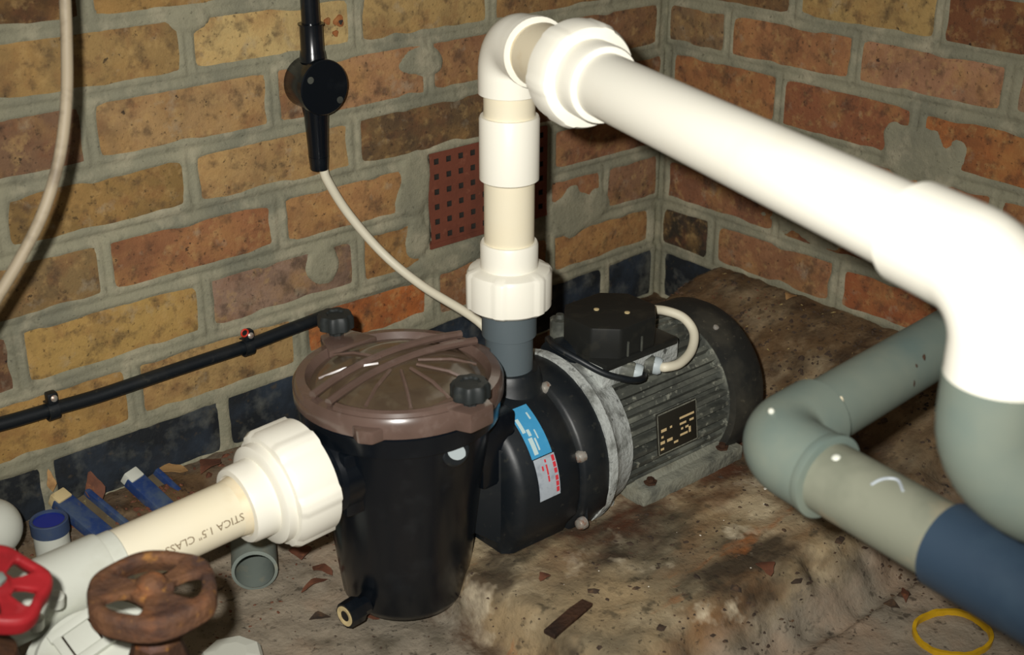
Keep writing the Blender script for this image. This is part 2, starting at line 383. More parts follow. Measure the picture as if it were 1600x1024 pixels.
# per course: list of (a_far, a_near, colour): a = distance coordinate along the wall (negative away from the corner)
LEFT = {
 0: [(0, -.118, 'k'), (-.118, -.36, 'k'), (-.36, -.60, 'k'), (-.60, -.83, 'k'), (-.83, -1.075, 'k'), (-1.075, -1.32, 'k'), (-1.32, -1.56, 'k')],
 1: [(-.012, -.242, T(176, 122, 72)), (-.242, -.47, T(156, 104, 68)), (-.47, -.704, T(196, 102, 46)), (-.704, -.951, T(172, 132, 80)), (-.951, -1.2, T(178, 132, 70)), (-1.2, -1.44, T(160, 116, 66))],
 2: [(0, -.128, T(150, 104, 76)), (-.128, -.25, T(160, 104, 70)), (-.486, -.602, T(166, 116, 66)), (-.602, -.841, T(152, 116, 96)), (-.841, -1.089, T(180, 138, 74)), (-1.089, -1.33, T(122, 82, 60)), (-1.33, -1.57, T(150, 110, 66))],
 3: [(-.012, -.243, T(152, 98, 68)), (-.486, -.724, T(178, 124, 76)), (-.724, -.968, T(160, 100, 64)), (-.968, -1.21, T(138, 106, 68)), (-1.21, -1.45, T(150, 106, 64))],
 4: [(0, -.12, T(148, 96, 66)), (-.12, -.36, T(140, 88, 60)), (-.36, -.599, T(106, 78, 54)), (-.599, -.844, T(176, 134, 84)), (-.844, -1.085, T(142, 106, 60)), (-1.085, -1.33, T(150, 110, 64))],
 5: [(-.012, -.24, T(140, 96, 66)), (-.24, -.473, T(150, 102, 70)), (-.473, -.72, T(176, 124, 84)), (-.72, -.966, T(172, 130, 84)), (-.966, -1.21, T(130, 92, 68)), (-1.21, -1.45, T(150, 106, 70))],
 6: [(0, -.12, T(128, 96, 62)), (-.12, -.36, T(150, 108, 66)), (-.36, -.589, T(176, 138, 84)), (-.589, -.833, T(200, 164, 104)), (-.833, -1.08, T(162, 124, 74)), (-1.08, -1.33, T(150, 112, 66))],
 7: [(-.012, -.24, T(140, 96, 60)), (-.24, -.47, T(150, 108, 66)), (-.47, -.71, T(160, 120, 72)), (-.71, -.951, T(160, 118, 66)), (-.951, -1.2, T(96, 64, 40)), (-1.2, -1.44, T(150, 110, 64))],
 8: [(0, -.12, T(140, 100, 64)), (-.12, -.36, T(150, 108, 66)), (-.36, -.6, T(160, 120, 72)), (-.6, -.84, T(160, 118, 66)), (-.84, -1.08, T(130, 90, 56)), (-1.08, -1.33, T(150, 110, 64))],
}
def T(r, g, b):
    m = (r + g + b) / 3; k = .76; return srgb(m + (r - m) * k - 4, m + (g - m) * k + 2, m + (b - m) * k - 2)
RIGHT = {
 0: [(-.012, -.20, 'k'), (-.20, -.36, 'k')],
 1: [(-.006, -.118, T(62, 46, 40)), (-.123, -.365, T(164, 102, 68)), (-.365, -.60, T(166, 82, 46)), (-.60, -.84, T(150, 86, 54))],
 2: [(-.008, -.248, T(156, 90, 62)), (-.248, -.49, T(134, 70, 46)), (-.49, -.73, T(158, 92, 56))],
 3: [(0, -.12, T(150, 88, 60)), (-.12, -.36, T(160, 96, 60)), (-.36, -.60, T(150, 82, 52)), (-.60, -.84, T(160, 92, 56))],
 4: [(-.012, -.232, T(172, 100, 58)), (-.232, -.467, T(156, 84, 54)), (-.467, -.71, T(180, 96, 48)), (-.71, -.95, T(160, 90, 56))],
 5: [(0, -.126, T(142, 102, 70)), (-.126, -.358, T(178, 108, 66)), (-.358, -.594, T(178, 116, 84)), (-.594, -.84, T(164, 122, 104)), (-.84, -1.08, T(160, 96, 60))],
 6: [(-.012, -.244, T(132, 88, 56)), (-.244, -.484, T(182, 138, 78)), (-.484, -.72, T(132, 72, 46)), (-.72, -.96, T(160, 96, 60))],
 7: [(0, -.12, T(140, 92, 60)), (-.12, -.36, T(150, 96, 60)), (-.36, -.6, T(150, 90, 56)), (-.6, -.84, T(160, 96, 60))],
 8: [(-.012, -.24, T(140, 92, 60)), (-.24, -.48, T(150, 96, 60)), (-.48, -.72, T(150, 90, 56))],
}
for D_, top_, tones in ((LEFT, -1.5, ((160, 120, 72), (148, 106, 64), (172, 132, 80), (132, 94, 58))), (RIGHT, -1.0, ((160, 98, 60), (146, 88, 54), (176, 130, 74), (136, 78, 50)))):
    for i_ in (9, 10):
        e_ = [0] + [-.12 - .24 * k if (i_ % 2 == 0) == (D_ is LEFT) else -.24 * (k + 1) for k in range(8)]
        e_ = [v for v in e_ if v > top_ - .24]
        D_[i_] = [(e_[k] if e_[k] else -.008, e_[k + 1], T(*tones[(k * 3 + i_) % 4])) for k in range(len(e_) - 1)]
VENT = (-.478, -.252, .113, .256)

def wall(name, label, rows, bed, place, patches, a_end, zlo, ztop, holes=()):
    parent = None
    rects = []
    for i, lst in rows.items():
        for (a, b, colr) in lst:
            g, j = (.0035, .004) if colr == 'k' else (.0055, .0062)
            p = []
            for (aa, s) in ((a, -1), (b, 1)):
                x = aa + s * (g if aa != 0 else .004)
                lo = bed(i, x) + j if i > 0 else -.092
                p.append((x, lo, bed(i + 1, x) - j))
            rects.append((i, p, colr))
    # mortar: fills every joint, buttered a little over the brick edges
    st = .0042
    na = int(-a_end / st) + 2; nz = int((ztop - zlo) / st) + 2
    vs = []; fs = []
    A = [.0126 - st * k for k in range(na + 3)]; na += 3; Zs = [zlo + st * k for k in range(nz)]
    ins = np.full((nz, na), -.02)
    Aa = np.array(A)[None, :]; Zz = np.array(Zs)[:, None]
    for i, p, colr in rects:
        (xr, l0, h0), (xl, l1, h1) = p
        t = (Aa - xr) / (xl - xr); lo = l0 + (l1 - l0) * t; hi = h0 + (h1 - h0) * t
        d = np.minimum(np.minimum(xr - Aa, Aa - xl), np.minimum(Zz - lo, hi - Zz))
        ins = np.maximum(ins, d)
    for q in holes:
        d = np.minimum(np.minimum(q[1] - Aa, Aa - q[0]), np.minimum(Zz - q[2], q[3] - Zz)); ins = np.maximum(ins, d * 3)
    for k, z in enumerate(Zs):
        for l, a in enumerate(A):
            wp = place(a, z, 0); n = fbm(wp, 17, 2); n2 = fbm(wp + Vector((4, 4, 4)), 90, 2)
            base = -.0034 + .0012 * n2 + .0012 * n
            cover = .0003 + .0075 * max(0, n) + .0006 * n2
            d = ins[k, l]
            top = base + (.0012 - base) * sst(-.007, .0005, d)
            h = top if d < cover else top - min(.012, (d - cover) * .55)
            for (pa, pz, ra, rz) in patches:
                e = ((a - pa) / ra) ** 2 + ((z - pz) / rz) ** 2 + n * 1.1 + n2 * .12
                if e < 1.5: h = max(h, min(.0024, (1.05 - e) * .008))
            vs.append(place(a, z, h))
    for k in range(nz - 1):
        for l in range(na - 1):
            q = k * na + l; fs.append((q, q + 1, q + na + 1, q + na))
    me = bpy.data.meshes.new(name); me.from_pydata(vs, [], fs); me.materials.append(M['mortar'])
    me.polygons.foreach_set('use_smooth', [True] * len(me.polygons))
    parent = bpy.data.objects.new(name, me); COL.objects.link(parent); tag(parent, label, kind='structure')
    for i, p, colr in rects:
        (xr, l0, h0), (xl, l1, h1) = p
        bm = B(); nx, nz_ = 12, 4; dep = -.0035 if (name == 'wall_left' and i == 1 and abs(xr + .47) < .02) else 0
        sd = rnd.random() * 50; prot = rnd.uniform(-.0008, .0012) + dep
        G = {}
        for v in range(nz_ + 1):
            for u in range(nx + 1):
                tu = u / nx; tv = v / nz_
                # tighter spacing at the arris
                su = tu + .35 * (math.sin(2 * PI * tu) / (2 * PI)) * -1; sv = tv - .35 * math.sin(2 * PI * tv) / (2 * PI)
                su = tu if 0 < u < nx else tu
                a = xr + (xl - xr) * su; z = (l0 + (l1 - l0) * su) * (1 - sv) + (h0 + (h1 - h0) * su) * sv
                edge = u in (0, nx) or v in (0, nz_)
                q = Vector((a * 30 + sd, z * 30, sd))
                if edge:
                    k = .0028 * noise.noise(q * 1.4) ; a += k if u in (0, nx) else 0; z += k if v in (0, nz_) else 0
                if u in (0, nx) and v in (0, nz_):
                    a += (-.004 if u == 0 else .004); z += (.0035 if v == 0 else -.0035)
                h = prot + .0007 * noise.noise(q) - (.0022 if edge else 0)
                G[u, v] = bm.verts.new(place(a, z, h))
        for v in range(nz_):
            for u in range(nx): bm.faces.new((G[u, v], G[u + 1, v], G[u + 1, v + 1], G[u, v + 1]))
        per = [(u, 0) for u in range(nx)] + [(nx, v) for v in range(nz_)] + [(u, nz_) for u in range(nx, 0, -1)] + [(0, v) for v in range(nz_, 0, -1)]
        back = []
        off = place(0, 0, -.016) - place(0, 0, 0)
        for k in per: back.append(bm.verts.new(G[k].co + off))
        n = len(per)
        for k in range(n): bm.faces.new((G[per[k]], G[per[(k + 1) % n]], back[(k + 1) % n], back[k]))
        bm_obj('brick', bm, M['black_brick'] if colr == 'k' else M['brick'], parent, True, (1, 1, 1, 1) if colr == 'k' else colr)
    return parent

def aL(u, v): p = at(u, v, y=0); return p.x, p.z
def aR(u, v): p = at(u, v, x=0); return p.y, p.z
PL_ = [(*aL(655, 100), .034, .02), (*aL(900, 325), .062, .040), (*aL(700, 405), .07, .018), (*aL(650, 290), .028, .04), (*aL(650, 375), .02, .03), (*aL(295, 32), .024, .014), (*aL(640, 300), .03, .03), (*aL(505, 420), .02, .03), (*aL(1020, 345), .006, .035)]
PR_ = [(*aR(1440, 238), .058, .040), (*aR(1285, 365), .085, .022), (*aR(1360, 395), .10, .018), (*aR(1230, 330), .02, .04), (*aR(1460, 260), .03, .04), (*aR(1465, 455), .05, .02)]
WL_ = wall('wall_left', 'weathered tan and ochre brick wall with grey mortar and a black bottom course', LEFT, bedL, lambda a, z, h: Vector((a, -h, z)), PL_, -1.56, -.2, .83, [VENT])
WR_ = wall('wall_right', 'orange red brick wall with thick grey mortar behind the overhead white pipe', RIGHT, bedR, lambda a, z, h: Vector((-h, a, z)), PR_, -1.08, -.2, .83)

for (u, v, r, m) in ((529, 33, .0075, 'rust_stain'), (524, 52, .004, 'rust_stain'), (511, 33, .0045, 'rust_stain'), (531, 34, .0038, 'hole_shade')):
    p = at(u, v, y=0); bm = B(); lathe(bm, (p.x, .001, p.z), (0, -1, 0), [(0, r), (.0026, r * .96), (.003 if m == 'rust_stain' else .0036, r * .5), (.003 if m == 'rust_stain' else .0036, .0005)], 18, mod=lambda t: 1 + .18 * math.sin(3 * t + u)); bm_obj('nail_stain' if m == 'rust_stain' else 'nail_head', bm, M[m], WL_)  # rust stains, plus a dark disc painted for the nail hole's shaded inside
# terracotta air vent let into the left wall
def build_vent():
    x0, x1, z0, z1 = VENT
    t = thing('air_vent', 'red terracotta air vent with rows of small square holes in the brick wall', 'vent', ((x0 + x1) / 2, 0, z0))
    bm = B(); nc, nr = 10, 6; hw = .0042
    xs = [x0]; zs = [z0]
    for i in range(nc):
        c = x0 + (x1 - x0) * (i + .62) / (nc + .2); xs += [c - hw, c + hw]
    for i in range(nr):
        c = z0 + (z1 - z0) * (i + .75) / (nr + .35); zs += [c - hw, c + hw]
    xs.append(x1); zs.append(z1)
    yy = -.001
    V = {(i, j): bm.verts.new((x + .002 * math.sin(z * 60) * (1 if i == 0 else 0), yy, z)) for i, x in enumerate(xs) for j, z in enumerate(zs)}
    for i in range(len(xs) - 1):
        for j in range(len(zs) - 1):
            q = [V[i, j], V[i + 1, j], V[i + 1, j + 1], V[i, j + 1]]
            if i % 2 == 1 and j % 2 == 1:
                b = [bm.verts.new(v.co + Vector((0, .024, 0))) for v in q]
                for k in range(4): bm.faces.new((q[k], q[(k + 1) % 4], b[(k + 1) % 4], b[k])).material_index = 1  # shallow hole sides coloured dark to stand in for deep shade
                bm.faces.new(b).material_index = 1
            else: bm.faces.new(q)
    bm_obj('vent_plate', bm, M['terracotta'], t, False).data.materials.append(M['hole_shade'])
    bm = B(); box(bm, ((x0 + x1) / 2, .008, z0 + .004), (x1 - x0, .02, .008)); bm_obj('vent_sill', bm, M['terracotta'], t, False)
build_vent()

# ------------------------------------------------------------------ pump
PUMP = thing('pool_pump', 'black pool pump with a brown-lidded strainer pot, round volute and finned motor', 'pump', (-.55, Y0, PZ))
PX = -.8006; LIDZ = .154
def ax(x, ang, r):   # point around the pump axis; ang in degrees from the room side upwards
    a = math.radians(ang); return Vector((x, Y0 - r * math.cos(a), Z0 + r * math.sin(a)))

def build_pot():
    bm = B()
    lathe(bm, (PX, Y0, 0), (0, 0, 1), [(-.139, .03), (-.138, .055), (-.132, .068), (-.120, .075), (-.06, .082), (.0, .089), (.06, .098), (.104, .104), (.108, .113), (.130, .115), (.134, .110)], 48)
    pot = bm_obj('strainer_pot', bm, M['black_gloss'], PUMP)
    # inlet boss towards the union, squared shoulders
    bm = B(); lathe(bm, (PX - .06, Y0, .066), (-1, 0, 0), [(0, .05), (.045, .05), (.05, .046), (.068, .046)], 32)
    box(bm, (PX - .082, Y0, .066), (.05, .088, .078), bevel=.006)
    bm_obj('inlet_boss', bm, M['black_gloss'], pot)
    bm = B(); d = Vector((-.98, -.10, -.02)); s = Vector((PX, Y0, -.112)) + Vector((-.072, -.020, 0))
    lathe(bm, s, d, [(0, .012), (.012, .012), (.012, .016), (.02, .016), (.032, .0155)], 8); drain = bm_obj('drain_plug', bm, M['black_gloss'], pot)
    bm = B(); lathe(bm, s + d.normalized() * .0318, d, [(0, .0125), (.001, .0125), (.001, .008), (-.0002, .006)], 20); bm_obj('plug_face', bm, M['tan_end'], pot)
    # buttress and lug pieces between pot and volute
    bm = B(); box(bm, (PX + .088, Y0 - .055, .052), (.05, .03, .09), bevel=.006); bm_obj('clamp_lug', bm, M['black_gloss'], pot)
    p = on_cyl(712, 706, Vector((PX, Y0, 0)), Vector((0, 0, 1)), .103)
    nb = Vector((-.15, -1, .25)).normalized(); bm = B(); lathe(bm, p - nb * .012, nb, [(0, .017), (.012, .017), (.014, .0145)], 20); eye = bm_obj('round_boss', bm, M['black'], pot)
    bm = B(); lathe(bm, p - nb * .012, nb, [(.0141, .0125), (.0148, .012)], 20, mod=lambda t: 1 - .3 * abs(math.sin(t + .6))); bm_obj('boss_face', bm, M['grey_white'], pot)
    # basket seen through the lid
    bm = B(); lathe(bm, (PX, Y0, .116), (0, 0, 1), [(0, .02), (.001, .08), (.017, .088), (.0185, .088), (.002, .077), (.0025, .005)], 40); bm_obj('strainer_basket', bm, M['basket'], pot)
    return pot

def build_lid():
    c = Vector((PX, Y0, LIDZ)); R = .1175
    bm = B()
    lathe(bm, c, (0, 0, 1), [(-.022, .112), (-.020, R), (-.004, R), (.002, R - .004), (.003, R - .014), (-.003, R - .018), (-.006, R - .020)], 64, caps=False)
    lid = bm_obj('strainer_lid', bm, M['lid'], PUMP)
    bm = B(); lathe(bm, c, (0, 0, 1), [(-.0065, R - .0195), (-.004, R - .022), (.004, R - .036), (.010, R - .062), (.013, .02), (.0135, .001)], 64, caps=False); bm_obj('lid_dome', bm, M['lid_dome'], lid)
    # twin raised bars across the lid, running back to the right
    d = (at(752, 520, z=LIDZ) - at(500, 625, z=LIDZ)); d.z = 0; d.normalize(); s = Vector((-d.y, d.x, 0))
    for off, cc in ((-.016, 0), (.010, 0)):
        pts = []
        for k in range(13):
            t = -1 + 2 * k / 12; L = math.sqrt(max(0, (R - .008) ** 2 - off * off))
            p = c + d * (t * L) + s * (off + .004 + .012 * (1 - t * t)); r = (p - c).length
            p.z = LIDZ + .006 + .008 * (1 - (r / R) ** 2); pts.append(p)
        bm = B(); sweep(bm, pts, .0048, 8); bm_obj('lid_bar', bm, M['lid'], lid)
    for ang in (-150, -118, -88, -58, -28, 8, 110, 150):
        a = math.radians(ang); e = Vector((math.cos(a), math.sin(a), 0))
        bm = B(); sweep(bm, [c + e * .022 + Vector((0, 0, .0135)), c + e * .06 + Vector((0, 0, .0105)), c + e * .088 + Vector((0, 0, .001))], .0022, 6)
        bm_obj('lid_rib', bm, M['lid'], lid)
    # raised grip segment on the room side of the rim
    bm = B()
    for r0, z0 in ((R - .012, .002),):
        pts = [c + Vector((math.cos(math.radians(a)) * r0, math.sin(math.radians(a)) * r0, z0)) for a in range(-165, -62, 6)]
        sweep(bm, pts, .0062, 8)
    bm_obj('grip_rib', bm, M['lid'], lid)
    # lugs carrying the two knobs, pointed tabs round the rim
    K = [at(525, 512, z=LIDZ + .012), at(735, 628, z=LIDZ + .006)]
    for k in K:
        e = (k - c); e.z = 0; e.normalize(); s = Vector((-e.y, e.x, 0))
        bm = B(); o = c + e * .088
        prism(bm, [o - s * .034 + Vector((0, 0, -.02)), o + s * .034 + Vector((0, 0, -.02)), o + s * .017 + e * .046 + Vector((0, 0, -.02)), o - s * .017 + e * .046 + Vector((0, 0, -.02))], (0, 0, .024), .004)
        bm_obj('lid_lug', bm, M['lid'], lid)
        kc = Vector((k.x, k.y, LIDZ + .004))
        bm = B(); lathe(bm, kc, (0, 0, 1), [(-.002, .008), (.006, .009), (.007, .016), (.009, .0205), (.022, .0205), (.026, .018), (.0265, .011), (.0245, .009), (.0245, .002)], 56, mod=lambda t: 1 + .06 * math.cos(8 * t))
        bm_obj('knob', bm, M['knob'], lid)
    for (u, v) in ((566, 688), (752, 655), (752, 516), (780, 540), (500, 520)):
        q = at(u, v, z=LIDZ - .012); e = (q - c); e.z = 0; e.normalize(); s = Vector((-e.y, e.x, 0)); o = c + e * (R - .008)
        bm = B(); prism(bm, [o - s * .022 + Vector((0, 0, -.022)), o + s * .022 + Vector((0, 0, -.022)), o + s * .008 + e * .018 + Vector((0, 0, -.022)), o - s * .008 + e * .018 + Vector((0, 0, -.022))], (0, 0, .016), .003)
        bm_obj('lid_tab', bm, M['lid'], lid)

def dring(bm, x, r, zb, n=44, w=1.0):
    """D-shaped section: round on top, sides dropping straight to the base"""
    out = []
    for i in range(n):
        t = 2 * PI * i / n; y = math.cos(t) * r; z = math.sin(t) * r
        if z < 0:
            k = min(1, -z / (r * .45)); y = math.copysign(r * (1 - .24 * k ** 4), y) if abs(y) > r * .25 else y * 3.4
            z = max(zb - Z0, z * 1.35) if abs(math.cos(t)) > .25 else zb - Z0
        out.append(bm.verts.new((x, Y0 - y, Z0 + z)))
    return out

def build_volute():
    bm = B(); prev = None
    for x, r in ((-.712, .07), (-.712, .094), (-.706, .102), (-.700, .1055), (-.640, .1075), (-.622, .1075), (-.616, .104)):
        k = dring(bm, x, r, -.088)
        if prev: skin(bm, prev, k)
        else: bm.faces.new(k)
        prev = k
    for x, r in ((-.614, .109), (-.611, .1115), (-.578, .1145), (-.574, .112)):
        k = dring(bm, x, r, -.089); skin(bm, prev, k); prev = k
    bm.faces.new(prev)
    vol = bm_obj('volute', bm, M['black'], PUMP)
    bm = B(); lathe(bm, (-.765, Y0, Z0 + .03), (1, 0, 0), [(0, .052), (.02, .046), (.055, .05), (.06, .075)], 32); bm_obj('suction_neck', bm, M['black'], vol)
    bm = B(); lathe(bm, (-.638, Y0, .07), (0, 0, 1), [(0, .05), (.018, .043), (.03, .0385), (.036, .037), (.04, .0345)], 36); bm_obj('discharge_boss', bm, M['black'], vol)
    bm = B(); box(bm, (-.650, Y0 - .01, -.086), (.11, .13, .012), bevel=.003); bm_obj('volute_foot', bm, M['black'], vol)
    # diagonal web between pot and volute
    bm = B(); prism(bm, [(-.742, Y0 - .05, .06), (-.700, Y0 - .08, .05), (-.700, Y0 - .08, -.085), (-.735, Y0 - .05, -.06)], (0, .012, 0), .002); bm_obj('web', bm, M['black'], vol)
    bs = [ax(-.612, 70, .105), ax(-.613, 18.5, .106), at(909, 818, x=-.613)]
    for k, p in enumerate(bs + [ax(-.612, 115, .105)]):
        bm = B(); lathe(bm, p + Vector((.004, 0, 0)), (-1, 0, 0), [(0, .0078), (.006, .0078), (.010, .006), (.0115, .002)], 14); bm_obj('bolt', bm, M['steel'], vol)
    for a, b in ((bs[0], bs[1]), (bs[1], bs[2])):
        bm = B(); sweep(bm, [a + Vector((.006, -.002, .004)), b + Vector((.006, -.002, .004))], .0022, 6); bm_obj('flange_rib', bm, M['black'], vol)
    # curved maker's label: blue upper field, silver lower field with red print
    def patch(x0, x1, a0, a1, r, name, m, par, n=10):
        bm = B(); row = []
        for k in range(n + 1):
            a = a0 + (a1 - a0) * k / n; row.append((bm.verts.new(ax(x0, a, r)), bm.verts.new(ax(x1, a, r))))
        for k in range(n): bm.faces.new((row[k][0], row[k][1], row[k + 1][1], row[k + 1][0]))
        return bm_obj(name, bm, m, par)
    lb = patch(-.6845, -.6535, 29, 63.5, .1081, 'label_blue_field', M['label_blue'], vol)
    lw = patch(-.6835, -.6515, 1, 28.4, .1081, 'label_silver_field', M['label_white'], vol)
    for (f0, f1, a0, a1) in ((.08, .24, 46, 56), (.28, .42, 43, 47.5), (.18, .38, 31, 42), (.44, .52, 33, 41), (.6, .66, 40, 46), (.7, .78, 53, 58)):
        patch(-.6845 + .031 * f0, -.6845 + .031 * f1, a0, a1, .1084, 'print', M['print_white'], lb, 3)
    for a0, a1 in ((23.6, 27.4), (19.6, 23), (15.8, 19), (11, 14.2), (7.2, 10.4), (3.2, 6.6)): patch(-.6575, -.6530, a0, a1, .1084, 'print', M['print_red'], lw, 3)
    for a0, a1 in ((24.5, 26.5), (16.5, 23.2), (12, 16)): patch(-.6685, -.6660, a0, a1, .1084, 'print', M['print_red'], lw, 3)
    for a0, a1 in ((20, 23),): patch(-.6745, -.6720, a0, a1, .1084, 'print', M['print_red'], lw, 3)

def build_motor():
    bm = B(); lathe(bm, (-.576, Y0, Z0), (1, 0, 0), [(0, .1165), (.012, .1165), (.016, .112), (.030, .1055), (.052, .102), (.058, .090)], 56)
    box(bm, (-.545, Y0 - .055, -.076), (.03, .05, .03), bevel=.004)
    bm_obj('adapter_ring', bm, M['cast'], PUMP)
    bm = B(); n = 38; prof = []
    for i in range(n):
        a0 = 2 * PI * i / n; w_ = 2 * PI / n
        for da, r in ((0, .0885), (.42, .0885), (.50, .0985), (.88, .0985), (.96, .0885)):
            prof.append((a0 + da * w_, r))
    def rg(x, s=1): return [bm.verts.new((x, Y0 - r * s * math.cos(a), Z0 + r * s * math.sin(a))) for a, r in prof]
    A_ = rg(-.524); B_ = rg(-.338); bm.faces.new(A_); bm.faces.new(B_); skin(bm, A_, B_)
    body = bm_obj('motor_body', bm, M['motor'], PUMP)
    for x in (-.345,):
        bm = B(); lathe(bm, (x, Y0, Z0), (1, 0, 0), [(0, .096), (.002, .1005), (.010, .1005), (.012, .096)], 56); bm_obj('end_ring', bm, M['motor'], body)
    bm = B(); lathe(bm, (-.342, Y0, Z0), (1, 0, 0), [(0, .098), (.001, .110), (.02, .1125), (.05, .111), (.062, .105), (.066, .092), (.064, .03)], 56)
    cowl = bm_obj('fan_cowl', bm, M['black_dusty'], PUMP)
    p = ax(-.325, 62, .112); bm = B(); lathe(bm, p, p - Vector((-.325, Y0, Z0)), [(-.003, .004), (.002, .004), (.003, .002)], 10); bm_obj('screw', bm, M['steel'], cowl)
    # cast feet
    bm = B(); box(bm, (-.412, Y0 - .062, PZ + .009), (.19, .092, .022), bevel=.004)
    prism(bm, [(-.50, Y0 - .095, PZ + .018), (-.325, Y0 - .095, PZ + .018), (-.325, Y0 - .055, PZ + .05), (-.50, Y0 - .055, PZ + .05)], (0, .03, -.018), .003)
    ft = bm_obj('motor_foot', bm, M['foot'], PUMP)
    bm = B(); box(bm, (-.412, Y0 + .062, PZ + .009), (.19, .092, .022), bevel=.004)
    prism(bm, [(-.50, Y0 + .095, PZ + .018), (-.325, Y0 + .095, PZ + .018), (-.325, Y0 + .055, PZ + .05), (-.50, Y0 + .055, PZ + .05)], (0, -.03, -.018), .003)
    bm_obj('motor_foot', bm, M['foot'], PUMP)
    for x in (-.482, -.345):
        bm = B(); lathe(bm, (x, Y0 - .094, PZ + .020), (0, 0, 1), [(0, .009), (.003, .009), (.003, .005), (.007, .005)], 6); bm_obj('foot_bolt', bm, M['dark_rust'], ft)
    # rating plate on the fins
    c = ax(-.443, 7, .0995); u = Vector((1, 0, 0)); nrm = Vector((0, -math.cos(math.radians(7)), math.sin(math.radians(7)))); v = nrm.cross(u) * -1
    if v.z < 0: v = -v
    def quad(bm, a0, a1, b0, b1, h):
        bm.faces.new([bm.verts.new(c + u * a + v * b + nrm * h) for a, b in ((a0, b0), (a1, b0), (a1, b1), (a0, b1))])
    bm = B(); box(bm, c, (.072, .056, .0022), Matrix((u, v, nrm)).transposed(), .0006); pl = bm_obj('rating_plate', bm, M['plate_dark'], body)
    for (a0, a1, b0, b1) in ((.004, .031, .009, .012), (.004, .016, .001, .004), (.022, .03, .001, .004), (.006, .010, -.006, -.003), (.014, .02, -.006, -.003), (.004, .018, -.014, -.011), (-.030, -.020, .002, .006), (-.014, -.010, .003, .006), (-.030, -.026, -.006, -.003), (-.032, -.024, -.014, -.010), (-.020, -.010, -.014, -.010), (-.032, -.026, -.022, -.019), (-.008, .000, -.020, -.017), (.020, .024, -.014, -.006)):
        bm = B(); quad(bm, a0, a1, b0, b1, .0016); bm_obj('print', bm, M['plate_gold'], pl)
    for (a0, a1, b0, b1) in ((-.036, .036, .0262, .028), (-.036, .036, -.028, -.0266), (-.036, -.0346, -.028, .028), (.0346, .036, -.028, .028)):
        bm = B(); quad(bm, a0, a1, b0, b1, .0017); bm_obj('plate_border', bm, M['foot'], pl)

def build_terminal_box():
    bm = B(); box(bm, (-.474, Y0 - .012, .084), (.135, .10, .03), bevel=.004); ped = bm_obj('box_pedestal', bm, M['cast'], PUMP)
    bm = B(); box(bm, (-.476, -.370, .099), (.128, .112, .010), bevel=.003); tb = bm_obj('terminal_box', bm, M['box_black'], PUMP)
    cx, cy, hx, hy, k = -.484, -.374, .056, .050, .026
    P = [(cx - hx, cy - hy + k), (cx - hx + k, cy - hy), (cx + hx - k, cy - hy), (cx + hx, cy - hy + k), (cx + hx, cy + hy - k), (cx + hx - k, cy + hy), (cx - hx + k, cy + hy), (cx - hx, cy + hy - k)]
    bm = B(); prism(bm, [(x, y, .102) for x, y in P], (0, 0, .042), .003); bm_obj('box_cover', bm, M['box_black'], tb)
    for (x, y) in ((cx + .01, cy - .02), (cx - .012, cy + .012)):
        bm = B(); lathe(bm, (x, y, .1438), (0, 0, 1), [(0, .0035), (.0012, .0035), (.0015, .001)], 10); bm_obj('screw', bm, M['tan_end'], tb)
    for x in (cx - .018, cx + .006):
        bm = B(); box(bm, (x, cy - hy - .0008, .114), (.002, .0016, .02)); bm_obj('cover_rib', bm, M['motor'], tb)
    # corner lug with a bolt at the back left of the box
    bm = B(); lathe(bm, (-.555, Y0 + .01, .085), (1, 0, 0), [(0, .028), (.02, .028), (.024, .024)], 24); bm_obj('shoulder_lug', bm, M['black'], PUMP)
    p = at(875, 491, y=-.33); bm = B(); lathe(bm, p, (0, 0, 1), [(-.03, .013), (-.006, .013), (-.005, .006), (0, .005)], 10); bm_obj('eye_bolt', bm, M['motor'], PUMP)
    # two cable glands under the box, facing the room
    g1 = at(1033, 573, y=-.432); g2 = at(1003, 584, y=-.436)
    for g in (g1, g2):
        d = Vector((.55, -.75, -.1)); bm = B(); lathe(bm, g - d.normalized() * .030, d, [(0, .013), (.018, .013), (.02, .0115), (.022, .0115)], 8); o = bm_obj('cable_gland', bm, M['motor'], PUMP)
        bm = B(); lathe(bm, g - d.normalized() * .009, d, [(0, .0115), (.006, .0115), (.010, .009)], 20); bm_obj('gland_nut', bm, M['grey_white'], o)
    return g1, g2

build_pot(); build_lid(); build_volute(); build_motor(); G1, G2 = build_terminal_box()

# ------------------------------------------------------------------ cables
def cable(name, label, pts, r, m, n=10, sm=8):
    bm = B(); sweep(bm, spline(pts, sm), r, n); return tag(bm_obj(name, bm, m), label, 'cable')

